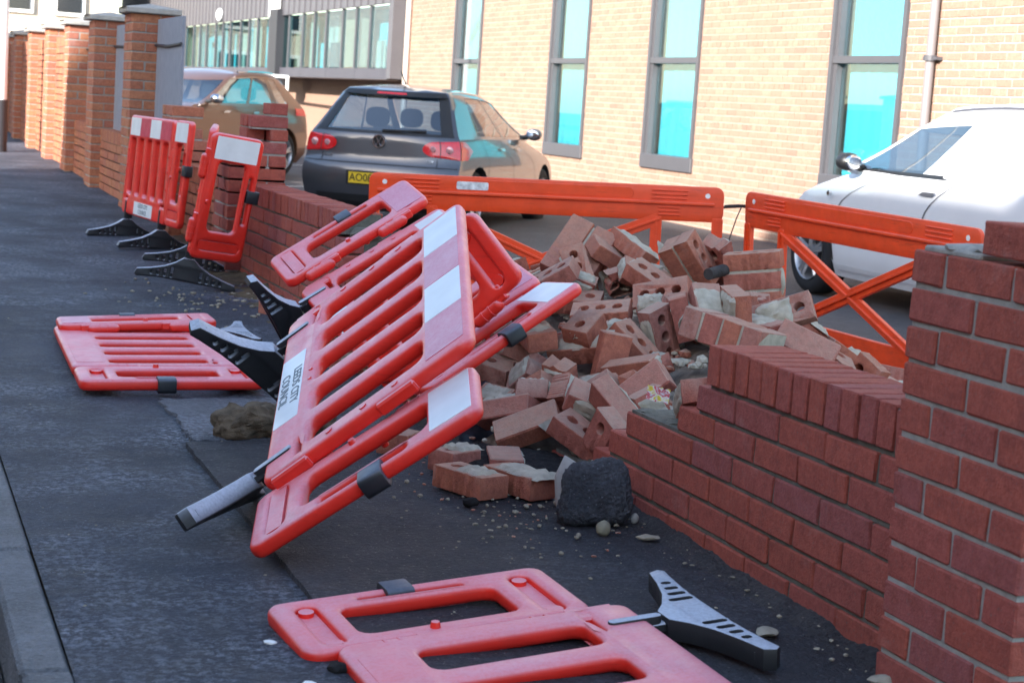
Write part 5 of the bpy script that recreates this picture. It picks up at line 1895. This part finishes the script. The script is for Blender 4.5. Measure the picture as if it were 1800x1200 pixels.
('f',0.465,6.500,0.513,0.904,0.091,-0.318,-0.273), ('p',0.079,7.382,0.259,0.729,-0.203,-0.120,0.642), ('f',1.760,7.946,-0.103,0.043,-0.318,0.947,0.003),
('h',0.230,5.465,0.245,0.401,0.266,-0.046,-0.875), ('b',1.646,7.843,-0.096,0.274,0.888,-0.363,-0.069), ('f',0.777,4.769,0.200,0.254,-0.453,-0.851,-0.075),
('f',1.255,6.530,0.484,0.773,0.121,0.214,0.584), ('f',1.614,5.182,0.030,0.953,0.213,0.183,0.112), ('h',1.649,8.050,-0.131,0.454,0.107,-0.393,-0.792),
('f',0.643,6.668,0.534,0.678,0.106,-0.418,0.595), ('b',0.125,7.219,0.214,0.092,-0.835,0.497,-0.219), ('b',-0.225,5.893,0.101,0.154,-0.234,-0.014,0.960),
('f',1.543,6.833,0.330,0.328,-0.592,-0.568,0.469), ('h',1.312,6.670,0.463,0.606,-0.731,0.312,0.039), ('h',-0.195,7.112,0.122,0.611,0.387,0.522,-0.453),
('b',3.660,4.402,-0.165,0.134,-0.694,-0.134,-0.694), ('h',1.260,5.440,0.324,0.622,-0.527,0.551,-0.180), ('h',0.910,7.793,0.199,0.174,0.207,-0.942,0.196),
('h',0.668,5.969,0.473,0.905,-0.156,0.177,0.353), ('f',0.696,5.032,0.329,0.773,0.187,-0.025,0.606), ('b',1.701,8.002,-0.170,0.270,-0.270,-0.653,0.653),
('f',0.341,8.130,0.029,0.323,0.027,-0.236,-0.916), ('b',1.637,5.770,0.161,0.276,-0.022,-0.958,-0.074), ('p',0.035,7.565,0.183,0.945,0.237,-0.160,-0.160),
('h',0.065,4.934,0.207,0.091,-0.655,-0.271,0.699), ('p',1.772,5.344,0.050,0.043,-0.469,0.876,0.107), ('b',1.454,4.782,-0.085,0.295,-0.447,0.148,0.832),
('b',0.286,5.290,0.312,0.356,-0.240,0.358,0.829), ('b',1.036,7.228,0.444,0.560,0.246,-0.658,-0.440), ('h',1.267,4.585,-0.060,0.410,0.699,-0.547,0.209),
('h',1.605,4.516,-0.168,0.000,-0.512,-0.859,-0.000), ('b',0.648,8.342,-0.042,0.166,0.588,0.774,-0.168), ('p',0.652,4.649,0.177,0.248,-0.655,-0.705,-0.107),
('f',0.317,7.693,0.234,0.221,0.213,-0.256,-0.917), ('f',0.563,7.001,0.461,0.128,-0.218,0.021,0.967), ('b',0.370,4.771,0.231,0.722,0.215,0.011,-0.657),
('h',0.166,6.435,0.232,0.734,-0.639,-0.192,-0.128), ('f',1.319,5.056,0.097,0.286,-0.606,-0.742,-0.030), ('h',-0.117,6.725,0.117,0.045,0.234,0.032,-0.971),
('f',1.522,5.007,-0.013,0.184,-0.139,0.249,-0.941), ('f',0.262,7.525,0.264,0.756,0.615,-0.211,0.083), ('p',0.377,6.727,0.390,0.358,-0.302,-0.434,0.770),
('b',0.311,5.376,0.264,0.095,0.222,-0.045,-0.969), ('b',0.799,7.755,0.268,0.680,0.550,0.483,0.032), ('p',1.494,7.927,-0.034,0.031,-0.022,-0.253,-0.967),
('h',0.395,8.006,0.120,0.470,-0.620,0.267,-0.568), ('h',1.740,5.774,0.107,0.706,0.244,0.146,0.648), ('h',1.655,6.948,0.265,0.133,-0.032,0.538,0.832),
('h',2.142,7.360,-0.124,0.290,0.233,-0.862,-0.343), ('f',1.060,8.247,-0.115,0.231,0.534,-0.798,0.158), ('b',1.500,7.834,-0.025,0.160,0.578,-0.185,-0.779),
('f',1.610,6.083,0.249,0.903,0.008,0.278,-0.328), ('h',0.468,4.783,0.294,0.239,0.967,0.004,0.086), ('h',2.151,7.626,-0.168,0.940,-0.000,-0.000,0.343),
('b',1.273,6.367,0.475,0.230,-0.231,0.049,-0.944), ('h',1.742,6.887,0.177,0.150,0.246,-0.661,0.692), ('f',1.616,7.457,0.105,0.585,-0.280,-0.007,-0.761),
('f',1.800,8.016,-0.168,0.000,-0.829,0.559,-0.000), ('b',-0.255,6.978,0.095,0.663,-0.247,-0.663,-0.247), ('h',0.250,6.405,0.315,0.670,-0.233,-0.183,0.681),
('f',2.086,5.732,-0.112,0.926,0.037,0.273,-0.257), ('h',1.865,4.924,-0.149,0.661,-0.661,-0.250,0.250), ('h',-0.084,7.500,0.185,0.090,0.316,0.927,0.182),
('b',0.128,6.154,0.218,0.862,-0.048,-0.215,-0.457), ('f',1.094,8.016,0.016,0.958,-0.260,0.111,0.043), ('h',1.371,8.084,-0.105,0.270,0.615,-0.736,0.082),
('b',0.929,6.471,0.545,0.040,0.755,0.643,0.123), ('p',0.126,5.143,0.254,0.211,0.123,-0.274,0.930),]
for (k, x, y, z, qw, qx, qy, qz) in SIM:
    from mathutils import Quaternion
    if k == 'b':
        o = link('brick_fragment', rn.choice(ME_BIT), None)
        tag(o, 'small crumbled fragment lying in the heap of fallen brickwork', 'fragment', 'small fragments in the heap')
    elif k == 'h':
        o = link('broken_brick', rn.choice(ME_HALF), None)
        tag(o, 'broken half brick lying loose in the heap of fallen brickwork', 'brick', 'broken half bricks in the heap')
        crust(o, True, rn, .9)
    else:
        o = link('fallen_brick', rn.choice(ME_PERF + ME_SOLID[:1]), None)
        tag(o, 'whole red brick lying loose in the heap of fallen brickwork', 'brick', 'loose whole bricks in the heap')
        crust(o, False, rn, .9)
    o.location = (x, y, z)
    o.rotation_mode = 'QUATERNION'
    o.rotation_quaternion = (qw, qx, qy, qz)

# ------------------------------------------------------------------ pieces lying on the footway
def ground_z(x, y):
    z = zf(x, y)
    return z + .022 if x > -1.08 and 1.5 < y < 5.6 else z
def lying_brick(x, y, ang, me, label, crust_me=None, off=0):
    o = link('fallen_brick', me, None)
    o.location = (x, y, ground_z(x, y) + BH / 2 + off)
    o.rotation_euler = (0, 0, ang)
    tag(o, label, 'brick')
    if crust_me is not None:
        link('mortar_crust', crust_me, None, o, Matrix.Translation((.03, 0, BH / 2 - .001)))
    return o
lying_brick(-.405, 4.80, math.atan2(-.93, .36), ME_PERF[0], 'brick with open hole lying flat on the footway, beside the mortar crusted one', ME_SKIN_H[0])
lying_brick(-.262, 4.775, math.atan2(-.93, .34), ME_PERF[0], 'brick crusted with mortar on top, lying next to the black asphalt lump', ME_SKIN[1])
o = lying_brick(-.36, 5.08, .5, ME_HALF[1], 'mortar covered half brick behind the two bricks on the footway', ME_SKIN_H[1])
o = lying_brick(-.46, 5.35, .9, ME_HALF[0], 'half brick under the side leaf of the fallen barrier', None)
o = lying_brick(-.16, 8.62, .3, ME_HALF[2], 'scrap of orange brick at the foot of the far wall', None)

# lump of asphalt with its concrete bed, tipped against the wall
t = thing('asphalt_lump', 'rounded lump of black asphalt tipped against the low wall', 'asphalt lump', (-.165, 4.40, ground_z(-.165, 4.4)))
t.rotation_euler = (R(-24), R(-7), R(-14))
bm = bmesh.new()
g = bmesh.ops.create_cube(bm, size=1)
bmesh.ops.subdivide_edges(bm, edges=bm.edges[:], cuts=28, use_grid_fill=True)
for v in bm.verts:
    q = v.co.copy()
    n6 = (abs(q.x * 2) ** 4 + abs(q.z * 2) ** 4 + abs(q.y * 2) ** 4) ** (1 / 4)
    q = q / max(n6, 1e-6) * max(abs(q.x), abs(q.y), abs(q.z)) * 2
    q = Vector((q.x * (.195 - .05 * q.z) + .02 * q.z, q.y * (.10 - .03 * q.z), q.z * .180 + .082))
    q += q.normalized() * (.014 * noise.noise(q * 17) + .006 * noise.noise(q * 75) + .004 * noise.noise(q * 160))
    v.co = q
fin(bm, 'asphalt', asphalt('lump_asphalt', (.060, .066, .080), (.135, .146, .172), (.28, .30, .36), .4, 1.0, 1.4), 60, t)
bm = bmesh.new()
plate(bm, poly_loop([(-.100, .01), (.07, .01), (.06, .13), (-.02, .165), (-.070, .205), (-.104, .15), (-.110, .08)]), [], .045, .008, 2, .028)
for v in bm.verts:
    v.co += Vector((1, 1, 1)) * (.006 * noise.noise(v.co * 18))
fin(bm, 'concrete_bed', M_CONCRETE, 50, t)
def stone(x, y, s, label, mat, seed, cat='stone', name='stone', amp=.25, sub=2, dz=.6):
    bm = bmesh.new()
    blob(bm, (0, 0, 0), s, seed, amp, sub)
    o = fin(bm, name, mat, 60)
    o.location = (x, y, ground_z(x, y) + s[2] * dz)
    o.rotation_euler = (0, 0, seed)
    return tag(o, label, cat)
M_PEB = simple('pebble', (.25, .235, .17), .7, 0, .3, .2, 30)
M_FLAKE = simple('mortar_flake', (.33, .30, .24), .9, 0, .2, .2, 30, .4)
stone(-.196, 4.30, (.024, .020, .021), 'smooth round pebble at the foot of the asphalt lump', M_PEB, 1.0, 'pebble', 'pebble', .1, 3)
stone(-.062, 4.40, (.010, .014, .016), 'pale pebble between the asphalt lump and the wall', M_CONCRETE, 2.0, 'pebble', 'pebble', .1)
stone(-.10, 4.22, (.030, .017, .008), 'flat mortar flake on the footway below the low wall', M_FLAKE, 3.0, 'mortar flake', 'mortar_flake', .4)
stone(-.17, 3.42, (.034, .026, .007), 'pale mortar flake beside the black foot of the front barrier', M_FLAKE, 4.2, 'mortar flake', 'mortar_flake', .35)
stone(-.095, 3.06, (.03, .02, .014), 'dark and pale mortar crumb at the lower end of the wall', M_FLAKE, 5.0, 'mortar crumb', 'mortar_flake', .5)
stone(-.455, 4.64, (.022, .016, .014), 'dark stone chip lying in front of the two bricks', M_SOIL, 6.0, 'stone', 'stone', .5)
stone(-.20, 4.62, (.018, .014, .012), 'cream stone chip touching the right brick', M_FLAKE, 7.0, 'stone', 'stone', .4)
stone(-.245, 4.45, (.022, .012, .018), 'curled brown leaf beside the asphalt lump', simple('leaf', (.20, .13, .07), .8), 8.0, 'leaf', 'leaf', .6)
stone(-1.235, 3.62, (.016, .011, .004), 'small white fleck on the footway left of the front barrier', M_PAINT_WHITE, 9.0, 'fleck', 'stone', .3)
stone(-1.22, 3.32, (.020, .016, .010), 'frosted white scrap near the lower edge', M_PAINT_WHITE, 10.0, 'scrap', 'scrap', .6)
stone(-1.14, 3.42, (.024, .020, .012), 'clump of dark grit beside the front barrier', M_SOIL, 11.0, 'grit', 'grit_clump', .6)
stone(-1.22, 3.20, (.022, .014, .009), 'lump of frosted grit at the lower edge of the picture', M_FROSTED, 12.0, 'grit', 'grit_clump', .5)
# broken kerb-like stone lying under the barrier
bm = bmesh.new()
g = bmesh.ops.create_icosphere(bm, subdivisions=5, radius=1)
for v in g['verts']:
    q = v.co.copy()
    n4 = (abs(q.x) ** 3.5 + abs(q.y) ** 3 + abs(q.z) ** 3) ** (1 / 3.2)
    q = q / n4
    q = Vector((q.x * .20, q.y * .07, q.z * .055))
    q += v.co * (.022 * noise.noise(q * 14) + .016 * noise.noise(q * 34) + .009 * noise.noise(q * 80))
    v.co = q
o = fin(bm, 'rough_stone', simple('rough_brown_stone', (.135, .105, .075), .95, 0, .15, .55, 22, 1.0), 60)
o.location = (-.785, 5.70, ground_z(-.785, 5.7) + .055)
o.rotation_euler = (0, -.06, .10)
tag(o, 'rough brown lump of stone poking out from under the lettered barrier', 'stone')
# dark soil spilled in the gap, and dirt along the wall foot
def soil(name, label, fn, x0, x1, y0, y1, nx, ny, mat):
    bm = bmesh.new()
    rows = [[Vector((x0 + (x1 - x0) * i / nx, y0 + (y1 - y0) * j / ny, 0)) for i in range(nx + 1)] for j in range(ny + 1)]
    for row in rows:
        for q in row:
            q.z = ground_z(q.x, q.y) + fn(q.x, q.y)
    grid_faces(bm, rows)
    o = fin(bm, name, mat, 60)
    o['kind'] = 'stuff'
    o['label'] = label
    o['category'] = 'soil'
    return o
soil('spilled_soil', 'black soil spilled between the bricks and the heap', lambda x, y: -.012 + .055 * max(0, 1 - ((x + .17) / .26) ** 2 - ((y - 5.08) / .30) ** 2) ** .7 + .010 * noise.noise(Vector((x * 30, y * 30, 0))) + .006 * noise.noise(Vector((x * 80, y * 80, 3))), -.5, .1, 4.75, 5.5, 60, 70, M_SOIL)
M_DIRT = asphalt('wall_dirt', (.042, .041, .045), (.090, .086, .086), (.32, .29, .25), None, 1.0, 1.0)
soil('wall_foot_dirt', 'dirt gathered along the foot of the low wall', lambda x, y: -.008 + .024 * max(0, 1 + x / .075) * (.7 + .8 * noise.noise(Vector((x * 9, y * 7, 2)))) + .006 * noise.noise(Vector((x * 60, y * 60, 3))), -.14, .0, 2.7, 5.0, 18, 180, M_DIRT)
soil('wall_foot_litter', 'yellowed leaf litter along the foot of the far wall', lambda x, y: -.010 + .045 * max(0, 1 + x / .30) * (.6 + .9 * noise.noise(Vector((x * 6, y * 5, 7)))) + .008 * noise.noise(Vector((x * 60, y * 60, 3))), -.42, .0, 7.6, 12.5, 24, 200, simple('litter', (.12, .10, .065), .95, 0, .2, .6, 16, 1.0))
# loose crumbs: too many and too small to count
bm = bmesh.new()
rc = random.Random(5)
def crumb(x, y, s):
    g = bmesh.ops.create_icosphere(bm, subdivisions=1, radius=s)
    q = Matrix.Rotation(rc.uniform(0, 6), 3, 'Z')
    f_ = (rc.uniform(.7, 1.5), rc.uniform(.6, 1.1), rc.uniform(.3, .8))
    for v in g['verts']:
        v.co = q @ Vector((v.co.x * f_[0], v.co.y * f_[1], v.co.z * f_[2])) * rc.uniform(.8, 1.15) + Vector((x, y, ground_z(x, y) + s * .3))
for k in range(110):
    crumb(rc.gauss(-.30, .16), rc.gauss(4.62, .22), rc.uniform(.002, .009))
for k in range(60):
    crumb(rc.uniform(-.95, -.05), rc.uniform(3.2, 5.4), rc.uniform(.0015, .005))
for k in range(45):
    crumb(rc.uniform(-.12, -.02), rc.uniform(2.9, 5.0), rc.uniform(.002, .007))
for k in range(60):
    crumb(rc.uniform(-1.6, -.5), rc.uniform(3.0, 8.5), rc.uniform(.0015, .005))
for k in range(110):
    crumb(rc.gauss(-.35, .22), rc.gauss(9.2, .35), rc.uniform(.004, .016))
o = fin(bm, 'crumbs', simple('crumbs', (.30, .27, .21), .9, 0, .2, .4, 9), 60)
o['kind'] = 'stuff'
o['label'] = 'stone and mortar crumbs strewn over the footway'
o['category'] = 'crumbs'
bm = bmesh.new()
def heap_crumb(x, y, s):
    z = heap_z(x, y) - .05 + rc.uniform(0, .05)
    if z < (ground_z(x, y) if x < .2 else -.25):
        return
    k_ = rc.uniform(.7, 1.25)
    g = bmesh.ops.create_icosphere(bm, subdivisions=1, radius=s)
    f_ = (rc.uniform(.7, 1.5), rc.uniform(.6, 1.1), rc.uniform(.4, .9))
    q = Matrix.Rotation(rc.uniform(0, 6), 3, 'Z')
    for v in g['verts']:
        v.co = q @ Vector((v.co.x * f_[0], v.co.y * f_[1], v.co.z * f_[2])) * k_ * rc.uniform(.85, 1.15) + Vector((x, y, z))
for k in range(520):
    heap_crumb(rc.uniform(-.25, 1.3), rc.uniform(4.9, 7.6), rc.uniform(.006, .026))
o = fin(bm, 'mortar_crumbs', M_MORTAR_FRESH)
o['kind'] = 'stuff'
o['label'] = 'lumps of old mortar strewn through the heap'
o['category'] = 'rubble'
bm = bmesh.new()
for k in range(420):
    heap_crumb(rc.uniform(-.25, 1.3), rc.uniform(4.9, 7.6), rc.uniform(.006, .024))
for k in range(90):
    crumb(rc.gauss(-.22, .14), rc.gauss(4.85, .28), rc.uniform(.002, .008))
o = fin(bm, 'brick_crumbs', M_BRICK_RUB)
o['kind'] = 'stuff'
o['label'] = 'red brick crumbs strewn through the heap'
o['category'] = 'rubble'
# dark plastic sheet, pipe end and a bright wrapper in the heap
bm = bmesh.new()
rows = []
for j in range(15):
    rows.append([Vector((-.14 + .28 * i / 18, -.11 + .22 * j / 14, .018 * noise.noise(Vector((i * .35, j * .3, 2))) + .010 * noise.noise(Vector((i * .9, j * .8, 6))))) for i in range(19)])
grid_faces(bm, rows)
bmesh.ops.solidify(bm, geom=bm.faces[:], thickness=.002)
o = fin(bm, 'plastic_sheet', simple('dark_blue_plastic', (.035, .045, .065), .28, 0, .5, .3, 12), 60)
o.location = (-.115, 5.62, .15)
o.rotation_euler = (R(32), R(-12), R(25))
tag(o, 'dark blue plastic sheet crumpled behind the white topped side leaf', 'plastic sheet')
def unproj(px, py, d):
    return Vector((-2.065, 0, 1.165)) + (CF + CR * ((px - 900) / 3167.8) + CU * ((600 - py) / 3167.8)) * d
bm = bmesh.new()
pa, pb = unproj(1245, 482, 6.75), unproj(1312, 464, 6.95)
add_tube(bm, pa, pb, .022, .025, 14)
o = fin(bm, 'pipe_end', simple('old_pipe', (.045, .042, .042), .7, 0, .3, .6, 30, .5), 40)
tag(o, 'dark weathered pipe end sticking out at the top of the heap', 'pipe')
bm = bmesh.new()
rows = [[Vector((-.035 + .07 * i / 8, -.025 + .05 * j / 6, .010 * noise.noise(Vector((i * .9, j * .8, 1))))) for i in range(9)] for j in range(7)]
grid_faces(bm, rows)
bmesh.ops.solidify(bm, geom=bm.faces[:], thickness=.001)
mt, nt, b, L = new_mat('wrapper')
co = obj_co(nt)
n_ = noise_n(nt, co, 34, 2)
L.new(ramp(nt, [(.36, (.75, .75, .78)), (.46, (.65, .04, .05)), (.52, (.8, .8, .82)), (.62, (.75, .6, .05))], n_).outputs[0], b.inputs['Base Color'])
b.inputs['Roughness'].default_value = .3
o = fin(bm, 'wrapper', mt, 60)
o.location = unproj(1157, 693, 5.42)
o.rotation_euler = (R(50), R(10), R(-20))
tag(o, 'bright crumpled snack wrapper tucked between the bricks', 'wrapper')
